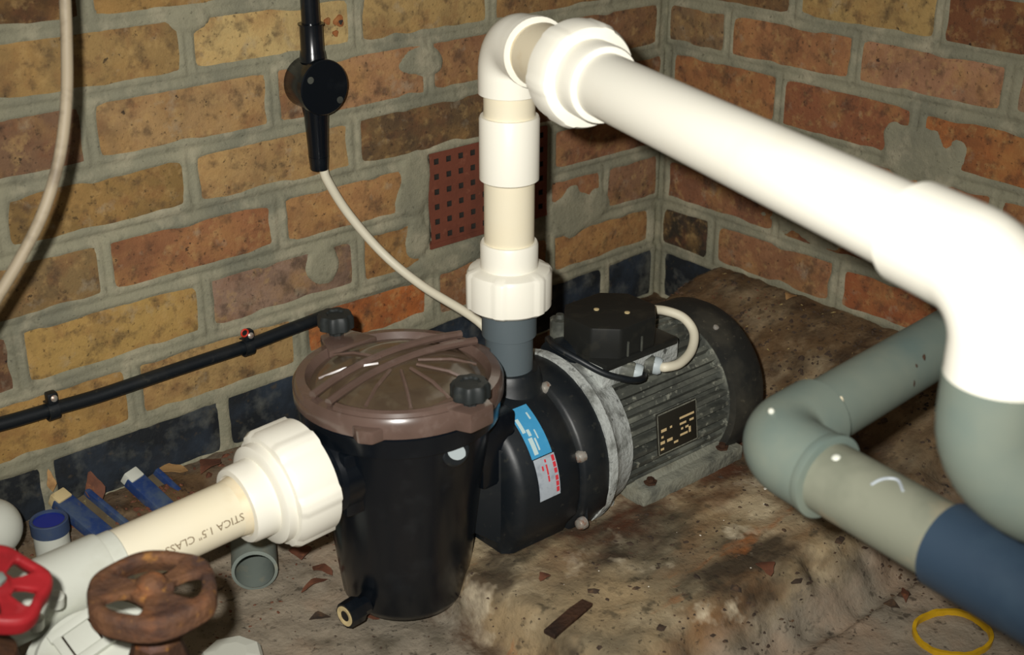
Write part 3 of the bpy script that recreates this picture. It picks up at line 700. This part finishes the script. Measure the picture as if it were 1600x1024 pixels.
cable('power_cable', 'thin white cable drooping from the black junction box and looping to the motor',
      [at(505, 262, y=-.016), at(512, 283, y=-.018), at(545, 335, y=-.028), at(600, 398, y=-.06), at(660, 447, y=-.11), at(755, 509, y=-.20), (-.535, -.215, .03), (-.47, -.235, .03), (-.43, -.275, .07), (-.418, -.315, .105), at(1012, 484, y=-.345), at(1040, 486, y=-.372), at(1068, 497, y=-.395), at(1084, 520, y=-.415), at(1080, 548, y=-.432), at(1062, 568, y=-.442), at(1040, 574, y=-.44), G1], .0062, M['white_cable'], 12)
cable('motor_lead', 'thin black lead running along the motor flank into the lower gland',
      [at(858, 530, y=-.345), at(868, 542, y=-.37), at(905, 563, y=-.402), at(945, 584, y=-.428), at(985, 594, y=-.444), at(1003, 592, y=-.445), at(1006, 586, y=-.438)], .0042, M['black'])
cable('hanging_cable', 'dirty beige cable hanging free in front of the wall at top left',
      [at(84, -560, dep=1.24), at(90, -330, dep=1.25), at(96, -160, dep=1.26), at(100, -40, dep=1.27), at(104, 60, dep=1.28), at(104, 150, dep=1.28), at(94, 240, dep=1.28), at(70, 325, dep=1.28), at(34, 400, dep=1.28), at(-10, 474, dep=1.28), at(-60, 560, dep=1.28)], .0056, M['beige_cable'], 12)
cable('wall_cable', 'thick black cable clipped along the bottom of the brick wall',
      [at(-130, 694, y=-.012), at(0, 663, y=-.012), at(80, 640, y=-.011), at(150, 620, y=-.0105), at(230, 593, y=-.011), at(310, 566, y=-.0105), at(385, 541, y=-.011), at(450, 516, y=-.011), at(492, 500, y=-.009), at(512, 492, y=.004)], .0088, M['black'], 12)
def clip(u, v, label, red):
    p = at(u, v, y=-.012)
    t = thing('cable_clip', label, 'clip', p - Vector((0, 0, .01)), 'clips on the black wall cable')
    bm = B()
    pts = [p + Vector((0, -.0112 * math.cos(a), .0112 * math.sin(a))) for a in np.linspace(-PI / 2 - .5, PI / 2 + .5, 14)]
    d = Vector((1, 0, .02)); prev = None
    for q in pts:
        k = [bm.verts.new(q + d * s * .0065 + (q - p).normalized() * h) for s, h in ((-1, 0), (1, 0), (1, .0018), (-1, .0018))]
        if prev: skin(bm, prev, k)
        else: bm.faces.new(k)
        prev = k
    bm.faces.new(prev); bm_obj('strap', bm, M['black'], t)
    bm = B(); box(bm, p + Vector((0, -.006, .018)), (.013, .012, .016), bevel=.003); bm_obj('lug', bm, M['black'], t)
    bm = B(); lathe(bm, p + Vector((.001, -.011, .019)), (0, -1, .2), [(0, .0042), (.002, .0042), (.0035, .002)], 12); bm_obj('nail_head', bm, M['steel'], t)
    if red:
        bm = B(); sweep(bm, [p + Vector((-.008 + .005 * math.cos(a), -.013, .026 + .005 * math.sin(a))) for a in np.linspace(0, 2 * PI, 12)], .0012, 6); bm_obj('red_tie', bm, M['red_tag'], t)
clip(80, 640, 'black clip on the wall cable nearest the left edge', False)
clip(385, 541, 'black cable clip with a red wire tie near the strainer pot', True)

# conduit and round junction box on the left wall
def build_junction():
    c = at(507, 137, y=-.045); x = c.x
    t = thing('junction_box', 'round black junction box on vertical conduit against the brick wall', 'junction box', (x, -.02, .26))
    bm = B(); lathe(bm, (x, 0, c.z), (0, -1, 0), [(0, .031), (.002, .0325), (.036, .0335), (.037, .0352), (.045, .0352), (.0465, .034)], 40); b = bm_obj('box_body', bm, M['black_gloss'], t)
    for sx, sz in ((-.021, .013), (.021, -.019)):
        bm = B(); lathe(bm, (x + sx, -.0464, c.z + sz), (0, -1, 0), [(0, .0045), (.001, .0045), (.0012, .002)], 12); bm_obj('screw', bm, M['motor'], b)
    cy = -.022
    bm = B(); lathe(bm, (x, cy, c.z + .03), (0, 0, 1), [(0, .017), (.012, .0155), (.014, .0145), (.045, .0145), (.0455, .0165), (.047, .0165), (.047, .0115), (.40, .0115)], 24); bm_obj('conduit', bm, M['black_gloss'], t)
    bm = B(); lathe(bm, (x, cy, c.z - .028), (0, 0, -1), [(0, .018), (.014, .0155), (.05, .0135), (.066, .013), (.066, .0115), (.0665, .013), (.084, .0115), (.085, .006)], 24); bm_obj('gland', bm, M['black_gloss'], t)
build_junction()

# ------------------------------------------------------------------ pipework
def lathe_obj(name, o, d, prof, m, par, n=40, mod=None):
    bm = B(); lathe(bm, o, d, prof, n, mod=mod); return bm_obj(name, bm, m, par)
def arc(c0, d0, d1, R, n=10):
    """centre line of a bend meeting at c0, arriving along d0 and leaving along d1"""
    d0 = Vector(d0).normalized(); d1 = Vector(d1).normalized(); ang = d0.angle(d1); L = R * math.tan(ang / 2)
    s = Vector(c0) - d0 * L; nrm = (d1 - d0 * d0.dot(d1)).normalized(); cc = s + nrm * R
    return [cc - nrm * (R * math.cos(ang * k / n)) + d0 * (R * math.sin(ang * k / n)) for k in range(n + 1)]
def nut_mod(n, k=.035):
    def f(t):
        p = (t * n / (2 * PI)) % 1
        return 1 + (k if p < .22 else 0)
    return f

E1 = Vector((-.638, Y0, .502)); HD = (Vector((-.8394, -1.0832, .5022)) - E1); HL = HD.length; HD.normalize(); E2 = E1 + HD * HL
def build_discharge():
    t = thing('discharge_pipework', 'white plastic pipe rising from the pump and crossing overhead to the right', 'pipe', (-.638, Y0, .105))
    x = -.638; o = (x, Y0, 0); up = (0, 0, 1); R = .0288
    lathe_obj('tail_piece', o, up, [(.100, .0285), (.152, .0285), (.154, .0325), (.20, .0325)], M['dark_grey_pvc'], t)
    lathe_obj('union_nut', o, up, [(.190, .046), (.193, .0495), (.232, .0495), (.236, .047), (.240, .036)], M['white_pvc'], t, 96, nut_mod(6))
    lathe_obj('union_collar', o, up, [(.236, .0335), (.268, .0335), (.2705, .032), (.2705, .0292)], M['white_pvc'], t)
    lathe_obj('riser', o, up, [(.26, R), (.47, R)], M['cream_pvc'], t)
    lathe_obj('coupling', o, up, [(.344, .031), (.346, .0338), (.416, .0338), (.4185, .0325), (.4185, R)], M['white_pvc'], t)
    pts = arc(E1, (0, 0, 1), HD, .036)
    bm = B(); sweep(bm, [E1 - Vector((0, 0, .058))] + pts + [E1 + HD * .064], .0345, 36); bm_obj('elbow', bm, M['white_pvc'], t)
    lathe_obj('elbow_lip', E1 + HD * .056, HD, [(0, .034), (.001, .0375), (.010, .0375), (.0105, .031)], M['white_pvc'], t)
    lathe_obj('threaded_nipple', E1 + HD * .062, HD, [(0, .031), (.012, .031), (.014, .0335), (.10, .0335)], M['stain_pvc'], t)
    lathe_obj('union_nut', E1 + HD * .146, HD, [(0, .040), (.002, .049), (.004, .052), (.030, .052), (.036, .049), (.037, .04)], M['white_pvc'], t, 96, nut_mod(6, .025))
    lathe_obj('union_collar', E1 + HD * .179, HD, [(0, .0385), (.030, .0385), (.034, .037), (.0345, .031)], M['white_pvc'], t)
    lathe_obj('overhead_pipe', E1 + HD * .185, HD, [(0, .0312), (HL - .235, .0312)], M['white_pvc'], t)
    pts = arc(E2, HD, (0, 0, -1), .046)
    bm = B(); sweep(bm, [E2 - HD * .098, E2 - HD * .096] + pts + [E2 - Vector((0, 0, .068))], lambda k: .0372 if k > .01 else .034, 40); bm_obj('elbow', bm, M['white_pvc'], t)
    return t
build_discharge()

def build_grey():
    g = thing('drop_elbow', 'large grey plastic elbow under the white pipe at the right edge', 'pipe fitting', E2 - Vector((0, 0, .19)))
    c = E2 - Vector((0, 0, .146)); d1 = Vector((.50, -.86, 0)).normalized()
    pts = arc(c, (0, 0, -1), d1, .05)
    bm = B(); sweep(bm, [E2 - Vector((0, 0, .066))] + pts + [c + d1 * .075], .0378, 40); bm_obj('bend', bm, M['grey_pvc'], g)
    lathe_obj('spigot', c + d1 * .07, d1, [(0, .031), (.5, .031)], M['grey_pvc'], g)
    lathe_obj('bend_rib', c + d1 * .066, d1, [(0, .041), (.012, .041)], M['grey_pvc'], g)
    t = thing('return_pipe', 'grey green plastic pipe turning a corner in front of the motor', 'pipe', (-.7, -.85, .22))
    K = at(1204, 694, z=.26); z = K.z
    a = at(1400, 578, z=z); da = (a - K).normalized(); b = at(1392, 802, z=z); db = (b - K).normalized()
    pts = arc(K, -da, db, .040)
    R = .0300
    bm = B(); sweep(bm, [K + da * .068] + pts + [K + db * .062], .0355, 40); el = bm_obj('elbow', bm, M['grey_pvc'], t)
    L = (-.006 - K.x) / da.x
    lathe_obj('straight_pipe', K + da * .05, da, [(0, R), (L - .05, R)], M['grey_pvc'], t)
    lathe_obj('straight_pipe', K + db * .05, db, [(0, R + .0005), (.35, R + .0005)], M['olive_pvc'], t)
    lathe_obj('elbow_lip', K + db * .058, db, [(0, .0355), (.003, .0368), (.009, .0368), (.010, .031)], M['grey_pvc'], t)
    s = at(1490, 845, z=z); k0 = (s - K).dot(db)
    lathe_obj('dark_blue_sleeve', K + db * k0, db, [(0, .0308), (.001, .0345), (.5, .0345)], M['blue_pvc'], t)
    # glue and paint marks on the pipe surface
    def spot(u, v, o, d, r, rad, m, name, sc=(1, 1, 1)):
        bm = B(); bmesh.ops.create_icosphere(bm, subdivisions=2, radius=rad); bmesh.ops.scale(bm, vec=sc, verts=bm.verts); bmesh.ops.translate(bm, vec=on_cyl(u, v, o, d, r - rad * .5), verts=bm.verts); bm_obj(name, bm, m, t)
    spot(1307, 719, K, db, R, .0048, M['white_plastic'], 'glue_spot')
    spot(1205, 643, K + da * .02, da, .0355, .003, M['white_plastic'], 'glue_spot'); spot(1313, 629, K, da, R, .003, M['stain_pvc'], 'glue_spot', (1, 1, 2))
    bm = B(); sweep(bm, spline([on_cyl(u, v, K, db, R + .0006) for u, v in ((1361, 758), (1376, 750), (1392, 748), (1404, 752), (1411, 768))], 5), .0011, 6); bm_obj('glue_mark', bm, M['label_white'], t)
    for (u, v, k) in ((1443, 562, 2.6), (1431, 573, 1.2), (1427, 600, 2)): spot(u, v, K, da, R, .0022, M['dark_rust'], 'paint_mark', (.8, .8, k))
build_grey()

def build_inlet():
    zc = .072
    t = thing('suction_pipework', 'cream suction pipe with a big white union entering the strainer pot', 'pipe', (-1.06, Y0, zc - .06))
    o = Vector((-.924, Y0, zc)); d = Vector((-1, 0, -.055)).normalized()
    lathe_obj('union_nut', o, d, [(0, .060), (.002, .0645), (.044, .0645), (.050, .061), (.052, .052)], M['white_pvc'], t, 96, nut_mod(6, .04))
    lathe_obj('union_shoulder', o + d * .047, d, [(0, .0565), (.014, .0555), (.016, .052), (.0165, .044)], M['white_pvc'], t)
    lathe_obj('union_collar', o + d * .054, d, [(0, .0435), (.033, .0425), (.036, .0410), (.0365, .0345), (.033, .032)], M['white_pvc'], t)
    R = .0306
    pp = lathe_obj('suction_pipe', o + d * .08, d, [(0, R), (.24, R)], M['cream_pvc'], t)
    lathe_obj('glue_ring', o + d * .088, d, [(0, .0325), (.004, .032), (.010, .0308)], M['stain_pvc'], t)
    lathe_obj('coupling', o + d * .240, d, [(0, .031), (0, .0342), (.003, .0350), (.13, .0356)], M['white_plastic'], t)
    lathe_obj('coupling_sleeve', o + d * .224, d, [(0, .0308), (.001, .0316), (.02, .0316)], M['white_plastic'], t)
    # printing along the pipe (upside down, read from the wall side)
    me = text_mesh('STICA 1.5" CLASS 9', .0118)
    c0 = o + d * .148; e1 = Vector((0, -1, 0)); e2 = d.cross(e1).normalized()
    if e2.z < 0: e2 = -e2
    for v in me.vertices:
        s, h = v.co.x, v.co.y
        a = math.radians(13) - h / R * 1.0
        v.co = c0 + d * s + (e1 * math.cos(a) + e2 * math.sin(a)) * (R + .0003)
    me_obj('printing', me, M['print_grey'], pp, False)
build_inlet()

# ------------------------------------------------------------------ valves at the lower left
def wheel_mesh(R, slots, depth, lobes, rimr, tall=1, amp=.045):
    """cast handwheel: flat spoked web with slots, thick lobed rim, raised hub"""
    rings = [0, .15, .23, .27, .35, .76, .83, .93, 1.0, 1.0, .93, .83, .76, .35, .20, 0]
    hz = [.10, .10, .07, -.02, -.02, .0, .06, .06, -.10, -.85, -.95, -.50, -.30, -.32, -.8, -.8]
    n = 60; bm = B(); V = []
    for k, (r, h) in enumerate(zip(rings, hz)):
        if r == 0: V.append([bm.verts.new((0, 0, h * depth))] * n); continue
        row = []
        for i in range(n):
            a = 2 * PI * i / n; m = 1 + amp * math.cos(lobes * a) * (r if r > .75 else 0) + .02 * noise.noise(Vector((3 * math.cos(a), 3 * math.sin(a), R * 90))) * r
            row.append(bm.verts.new((R * r * m * math.cos(a), R * r * m * math.sin(a), h * depth + .0009 * noise.noise(Vector((4 * r * math.cos(a), 4 * r * math.sin(a), k * 2.2))))))
        V.append(row)
    def hole(i):
        ang = 360 * (i + .5) / n
        return any(((ang - s0) % 360) < w_ for s0, w_ in slots)
    last = len(rings) - 1
    for k in range(last):
        for i in range(n):
            j = (i + 1) % n
            if k in (4, 12) and hole(i): continue
            q = [V[k][i], V[k + 1][i], V[k + 1][j], V[k][j]]
            bm.faces.new([v for x, v in enumerate(q) if v not in q[:x]])
    for i in range(n):
        j = (i + 1) % n
        if hole(i):
            bm.faces.new((V[4][i], V[4][j], V[13][j], V[13][i])); bm.faces.new((V[5][i], V[12][i], V[12][j], V[5][j]))
            if not hole((i - 1) % n): bm.faces.new((V[4][i], V[13][i], V[12][i], V[5][i]))
            if not hole(j): bm.faces.new((V[4][j], V[5][j], V[12][j], V[13][j]))
    return bm

def xform(bm, loc, axis, spin=0):
    q = Vector((0, 0, 1)).rotation_difference(Vector(axis).normalized())
    bmesh.ops.transform(bm, matrix=Matrix.Translation(loc) @ q.to_matrix().to_4x4() @ Matrix.Rotation(spin, 4, 'Z'), verts=bm.verts)
    return bm

def build_rusty():
    c = at(237, 914, dep=1.13); axv = Vector((.02, -.02, 1)).normalized()
    t = thing('gate_valve', 'rusty brown gate valve handwheel in the bottom left foreground', 'valve', (c.x, c.y, floor_z(c.x, c.y)))
    bm = wheel_mesh(.0535, ((20, 90), (162, 60), (286, 54)), .024, 6, 0, 1, .028); xform(bm, c, axv, .12)
    o = bm_obj('handwheel', bm, M['rust'], t); md = o.modifiers.new('s', 'SUBSURF'); md.levels = md.render_levels = 1
    lathe_obj('stem_nut', c + axv * .001, axv, [(0, .0125), (.003, .012), (.006, .009), (.008, .006), (.0085, .002)], M['rust'], t, 24)
    lathe_obj('stem', c - axv * .05, axv, [(0, .009), (.055, .009)], M['rust'], t, 16)
    lathe_obj('gland_nut', c - axv * .058, axv, [(0, .019), (.010, .020), (.022, .018)], M['rust'], t, 8)
    fz = floor_z(c.x, c.y)
    lathe_obj('bonnet', c - axv * .14, axv, [(0, .036), (.03, .036), (.034, .028), (.06, .028), (.072, .024), (.084, .020)], M['dark_rust'], t, 8)
    lathe_obj('valve_body', c - axv * .14, (0, 0, -1), [(-.002, .032), (.03, .034), (.07, .032), (c.z - .14 - fz + .004, .03)], M['dark_rust'], t, 28)
build_rusty()

def build_red():
    c = at(-6, 912, dep=1.08); axv = Vector((.15, -.30, .92)).normalized()
    t = thing('red_valve', 'red painted valve handwheel cut by the left edge of the photo', 'valve', (c.x, c.y, floor_z(c.x, c.y)))
    bm = wheel_mesh(.0425, ((10, 36), (82, 36), (154, 36), (226, 36), (298, 36)), .018, 5, 0, 1, .07); xform(bm, c, axv, -.15)
    o = bm_obj('handwheel', bm, M['red_paint'], t); md = o.modifiers.new('s', 'SUBSURF'); md.levels = md.render_levels = 1
    lathe_obj('hub_nut', c + axv * .003, axv, [(0, .007), (.004, .007), (.005, .005), (.0055, .002)], M['offcut'], t, 6)
    lathe_obj('stem', c - axv * .08, axv, [(0, .010), (.08, .007)], M['dark_rust'], t, 16)
    b = c - axv * .08; fz = floor_z(b.x, b.y)
    lathe_obj('valve_body', b, (0, 0, -1), [(-.01, .012), (.0, .026), (.05, .030), (.10, .026), (b.z - fz + .004, .024)], M['dark_rust'], t, 24)
build_red()

def build_housing():
    c = at(142, 1030, z=.03); axv = Vector((-.30, -.45, .84)).normalized(); _, u, v = frame(axv)
    t = thing('white_valve_housing', 'white plastic valve housing with a square window below the rusty wheel', 'valve housing', (c.x, c.y, floor_z(c.x, c.y)))
    lathe_obj('outer_rim', c - axv * .03, axv, [(-.012, .046), (-.012, .068), (0, .070), (.004, .068), (.004, .060), (-.004, .055)], M['white_plastic'], t, 48)
    body = lathe_obj('drum', c - axv * .04, axv, [(0, .054), (.034, .054), (.038, .050), (.0385, .01)], M['white_plastic'], t, 48)
    # raised square frame and bar on the face
    q = at(126, 992, dep=(RR[2] @ np.array(c - axv * 0 - CAM)) ) ; n = axv
    q = q - n * ((q - c).dot(n)) - n * .0005
    e1 = (at(160, 950, dep=1.2) - at(105, 1005, dep=1.2)); e1 = (e1 - n * e1.dot(n)).normalized(); e2 = n.cross(e1)
    rot = Matrix((e1, e2, n)).transposed()
    for s in (-1, 1):
        bm = B(); box(bm, q + e2 * s * .017, (.050, .009, .012), rot, .0015); bm_obj('window_frame', bm, M['white_plastic'], t)
        bm = B(); box(bm, q + e1 * s * .019, (.009, .030, .012), rot, .0015); bm_obj('window_frame', bm, M['white_plastic'], t)
        bm = B(); box(bm, q + n * .0012, (.037, .034, .004), rot); bm_obj('window_gap', bm, M['dark_rust'], t)
    bm = B(); box(bm, q + n * .0030, (.026, .024, .004), rot, .001); bm_obj('window_panel', bm, M['white_plastic'], t)
    b = c - axv * .04; fz = floor_z(b.x, b.y)
    lathe_obj('pedestal', b + axv * .004, (0, 0, -1), [(0, .045), (.05, .04), (b.z - fz + .006, .04)], M['white_plastic'], t, 32)
    for (uu, vv) in ((86, 928), (54, 963)):
        p = at(uu, vv, dep=1.25); bm = B(); lathe(bm, p - Vector((0, 0, .012)), (0, -.3, 1), [(0, .007), (.012, .007), (.015, .004)], 12); bm_obj('stud', bm, M['white_plastic'], t)
build_housing()

def place_floor(u, v):
    p = at(u, v, z=-.12)
    for _ in range(8): p = at(u, v, z=floor_z(p.x, min(p.y, -.002)))
    return p

def build_small():
    # white faceted cap at the bottom edge
    p = place_floor(365, 1050)
    bm = B(); lathe(bm, p - Vector((0, 0, .003)), (0, 0, 1), [(0, .036), (.022, .036), (.028, .032), (.030, .018), (.030, .002)], 8)
    tag(bm_obj('faceted_cap', bm, M['white_plastic'], None, False), 'white faceted plastic cap on the floor at the bottom edge', 'cap')
    # ribbed white ball at the left edge
    p = at(-14, 826, y=-.10); fz = floor_z(p.x, p.y); r = .034
    prof = []
    for k in range(61):
        a = -PI / 2 + PI * k / 60; rr = math.cos(a) * r * (1 + .012 * (k % 2)); prof.append((p.z + math.sin(a) * r, rr))
    bm = B(); lathe(bm, (p.x, p.y, 0), (0, 0, 1), prof, 40)
    lathe(bm, (p.x, p.y, 0), (0, 0, 1), [(fz - .004, .024), (p.z - r * .7, .022)], 32)
    tag(bm_obj('float_bottle', bm, M['white_plastic']), 'round white ribbed plastic bottle at the left edge', 'bottle')
    # jar with a blue collar
    tp = at(76, 812, y=-.085); fz = floor_z(tp.x, tp.y)
    t = thing('blue_topped_jar', 'white jar with an open blue collar behind the suction pipe', 'jar', (tp.x, tp.y, fz))
    lathe_obj('jar_body', (tp.x, tp.y, 0), (0, 0, 1), [(fz - .003, .0205), (tp.z - .014, .0205)], M['white_plastic'], t, 32)
    lathe_obj('collar', (tp.x, tp.y, 0), (0, 0, 1), [(tp.z - .016, .019), (tp.z - .016, .0222), (tp.z, .0222), (tp.z + .001, .021), (tp.z, .0182), (tp.z - .014, .018)], M['navy'], t, 32)
    lathe_obj('blue_liner', (tp.x, tp.y, 0), (0, 0, 1), [(tp.z - .013, .001), (tp.z - .0125, .0175), (tp.z - .002, .0181)], M['deep_blue'], t, 32)
    # two blue channels lying on the soil by the wall
    def channel(a, b, label, endm):
        pa = at(*a, y=-.016); pa.z = max(pa.z, -.088); pb = place_floor(*b); pa = place_floor(*a) if False else pa
        d = (pb - pa); L = max(d.length, .09); d.normalize(); s = d.cross(Vector((0, 0, 1))).normalized(); n = s.cross(d); rot = Matrix((d, s, n)).transposed()
        t = thing('blue_channel', label, 'channel', pa + Vector((0, 0, -.006)), 'blue channels by the wall')
        mid = pa + d * (L / 2)
        bm = B(); box(bm, mid + n * .006, (L, .026, .014), rot, .002); bm_obj('beam', bm, M['blue_plastic'], t)
        bm = B(); box(bm, mid - s * .036 + n * .004, (L * .8, .007, .011), rot, .001); bm_obj('rail', bm, M['blue_plastic'], t)
        bm = B(); box(bm, mid - s * .022 - n * .001, (L * .8, .024, .003), rot); bm_obj('base', bm, M['basket'], t)
        bm = B(); box(bm, pa + n * .007, (.016, .022, .017), rot, .002); bm_obj('end_block', bm, endm, t)
    channel((92, 786), (168, 850), 'blue plastic channel with a tan end nearest the white jar', M['tan_end'])
    channel((204, 752), (268, 812), 'blue plastic channel with a white end against the black course', M['white_plastic'])
    # offcut of grey pipe lying on the floor, mouth towards the camera
    e = place_floor(398, 898); d = (place_floor(394, 835) - place_floor(398, 905)); d.z = 0; d.normalize(); r = .0278
    c = Vector((e.x, e.y, floor_z(e.x, e.y) + r + .001)); c = at(398, 893, z=c.z)
    bm = B(); lathe(bm, c, d, [(.0, r * .86), (.001, r), (.12, r), (.12, r * .84), (.0, r * .84)], 32, caps=False)
    bmesh.ops.remove_doubles(bm, verts=bm.verts, dist=1e-5)
    tag(bm_obj('pipe_offcut', bm, M['offcut']), 'short grey pipe offcut lying open towards the camera beneath the union', 'pipe offcut')
    # yellow ring
    c = place_floor(1488, 993); bm = B(); n = 48; A_ = []
    for k in range(n):
        a = 2 * PI * k / n; r0 = .042 + .003 * math.cos(2 * a + .6); z = floor_z(c.x + r0 * math.cos(a), c.y + r0 * math.sin(a))
        e = Vector((math.cos(a), math.sin(a), 0)); p = Vector((c.x, c.y, z)) + e * r0
        A_.append([bm.verts.new(p + e * q[0] + Vector((0, 0, q[1]))) for q in ((-.0022, -.001), (.0022, -.001), (.0026, .007), (-.0018, .007))])
    for k in range(n): skin(bm, A_[k], A_[(k + 1) % n])
    tag(bm_obj('yellow_ring', bm, M['yellow']), 'yellow plastic ring lying on the concrete at lower right', 'ring')
    # rusty strip of metal
    a = place_floor(858, 994); b = place_floor(918, 944); zt = max(floor_z(*((a + (b - a) * k / 8).xy)) for k in range(9)) - .001; a = at(858, 994, z=zt); b = at(918, 944, z=zt); d = b - a; L = d.length; d.normalize(); s = d.cross(Vector((0, 0, 1))).normalized(); n = s.cross(d)
    bm = B(); box(bm, (a + b) / 2 + n * .002, (L, .0145, .005), Matrix((d, s, n)).transposed(), .001)
    bmesh.ops.subdivide_edges(bm, edges=bm.edges[:], cuts=2)
    for v in bm.verts: v.co += Vector((noise.noise(v.co * 90), noise.noise(v.co * 90 + Vector((5, 5, 5))), 0)) * .0015
    tag(bm_obj('rusty_strip', bm, M['dark_rust'], None, False), 'short rusty metal strip lying on the pump pad', 'metal strip')
    # small rubber washer on the dirt in the corner
    c = place_floor(1008, 449); bm = B(); sweep(bm, [c + Vector((.011 * math.cos(a), .011 * math.sin(a), .002)) for a in np.linspace(0, 2 * PI, 25)], .0026, 8, False)
    tag(bm_obj('rubber_ring', bm, M['black_dusty']), 'small black rubber ring in the dirt of the corner', 'ring')

def leaf(u, v, L, W, yaw, pitch, m, label, lift=.0035, y=None):
    p = place_floor(u, v) if y is None else at(u, v, y=y)
    bm = B(); n = 8; rows = []
    for k in range(n + 1):
        t = k / n; w_ = W * math.sin(PI * t) ** .8 * (1 + .25 * math.sin(9 * t + u)); x = (t - .5) * L; z = .12 * L * math.sin(PI * t + .4) + .02 * L * math.sin(7 * t + v)
        rows.append([bm.verts.new((x, w_ * s, z + abs(s) * .18 * w_)) for s in (-1, 0, 1)])
    for k in range(n):
        for j in range(2): bm.faces.new((rows[k][j], rows[k + 1][j], rows[k + 1][j + 1], rows[k][j + 1]))
    bmesh.ops.recalc_face_normals(bm, faces=bm.faces); bmesh.ops.solidify(bm, geom=bm.faces[:], thickness=.0006)
    zmin = min(vv.co.z for vv in bm.verts)
    bmesh.ops.transform(bm, matrix=Matrix.Translation(p + Vector((0, 0, lift - zmin))) @ Matrix.Rotation(math.radians(yaw), 4, 'Z') @ Matrix.Rotation(math.radians(pitch), 4, 'Y'), verts=bm.verts)
    tag(bm_obj('dead_leaf', bm, m), label, 'leaf', 'dead leaves on the floor')

build_small()
leaf(504, 898, .036, .008, 100, 0, M['leaf'], 'curled brown leaf between the grey offcut and the pot')
leaf(492, 922, .044, .005, 10, 0, M['leaf'], 'narrow brown leaf just left of the pot above the drain plug')
leaf(470, 868, .045, .013, 60, 0, M['leaf'], 'broad dark leaf under the white union nut')
leaf(500, 972, .026, .006, -20, 0, M['debris'], 'small dark leaf on the concrete left of the drain plug')
leaf(572, 972, .032, .006, -40, 0, M['leaf'], 'reddish leaf sliver below the drain plug')
leaf(1196, 896, .034, .010, 60, 0, M['leaf'], 'dark red leaf on the pad edge below the grey elbow')
leaf(1412, 936, .036, .004, 40, 0, M['leaf'], 'thin brown leaf above the yellow ring')
leaf(1392, 952, .02, .007, -60, 0, M['debris'], 'small dark leaf left of the yellow ring')
leaf(850, 908, .02, .006, 20, 0, M['leaf'], 'small reddish leaf on the pad below the volute')
leaf(148, 772, .052, .010, 80, -62, M['leaf'], 'rust brown leaf standing against the black bricks', y=-.012)
leaf(80, 758, .03, .005, 80, -80, M['pale_leaf'], 'pale dry leaf stuck upright on the black bricks', y=-.006)
leaf(330, 735, .05, .012, 30, 0, M['leaf'], 'brown leaf in the rubbish beside the union collar')
leaf(270, 742, .04, .012, -30, 0, M['pale_leaf'], 'pale leaf in the rubbish along the black course')
leaf(1235, 470, .03, .008, 10, 0, M['pale_leaf'], 'pale leaf on the soil by the orange wall')

# loose grit, leaf crumbs and straw on floor and soil
def scatter(name, label, m, n, size, region, seed, flat=.5, long_=1):
    r = random.Random(seed); vs = []; fs = []
    k = 0
    while k < n:
        x = r.uniform(region[0], region[1]); y = r.uniform(region[2], region[3])
        if fbm((x, y, seed), 8) < r.uniform(-.5, .5): continue
        k += 1
        s = size * r.uniform(.4, 1) * (2 if r.random() < .06 else 1); a = r.random() * 6.28; z = floor_z(x, y)
        b = len(vs); m5 = 5
        for i in range(m5):
            t = a + i * 2 * PI / m5; q = s * r.uniform(.6, 1.1); ex, ey = math.cos(t) * q * long_, math.sin(t) * q / long_
            vs.append((x + ex * math.cos(a) - ey * math.sin(a), y + ex * math.sin(a) + ey * math.cos(a), z - .0006))
        vs.append((x, y, z + s * flat))
        for i in range(m5): fs.append((b + i, b + (i + 1) % m5, b + 5))
        fs.append(tuple(b + i for i in range(m5))[::-1])
    me = bpy.data.meshes.new(name); me.from_pydata(vs, [], fs); me.materials.append(m)
    o = bpy.data.objects.new(name, me); COL.objects.link(o); tag(o, label, name.split('_')[-1], kind='stuff')
scatter('loose_grit', 'dark grit and leaf crumbs scattered over the concrete and soil', M['debris'], 1500, .0028, (-1.2, -.01, -1.0, -.01), 3)
scatter('leaf_crumbs', 'reddish brown leaf crumbs scattered by the walls', M['leaf'], 600, .0042, (-1.2, -.01, -.3, -.01), 5, .25, 1.3)
scatter('leaf_litter', 'heap of brown leaf fragments along the black course behind the suction pipe', M['leaf'], 170, .0085, (-1.12, -.74, -.13, -.012), 21, .3, 1.3)
scatter('dark_flakes', 'dark leaf flakes and grit chips on the pump pad and slab edge', M['debris'], 260, .0052, (-.70, -.22, -.80, -.47), 31, .16, 1.2)
scatter('soil_crumbs', 'brown soil and straw crumbs heaped along the right wall', M['debris'], 900, .0045, (-.30, -.01, -.75, -.05), 9, .5, 1.2)
scatter('straw_bits', 'pale straw bits on the soil by the right wall', M['straw'], 160, .0028, (-.28, -.01, -.7, -.04), 11, .3, 2.2)
scatter('white_flakes', 'few white paint flakes scattered on the pump pad', M['white_chip'], 26, .0026, (-.8, -.2, -.7, -.45), 13, .3)
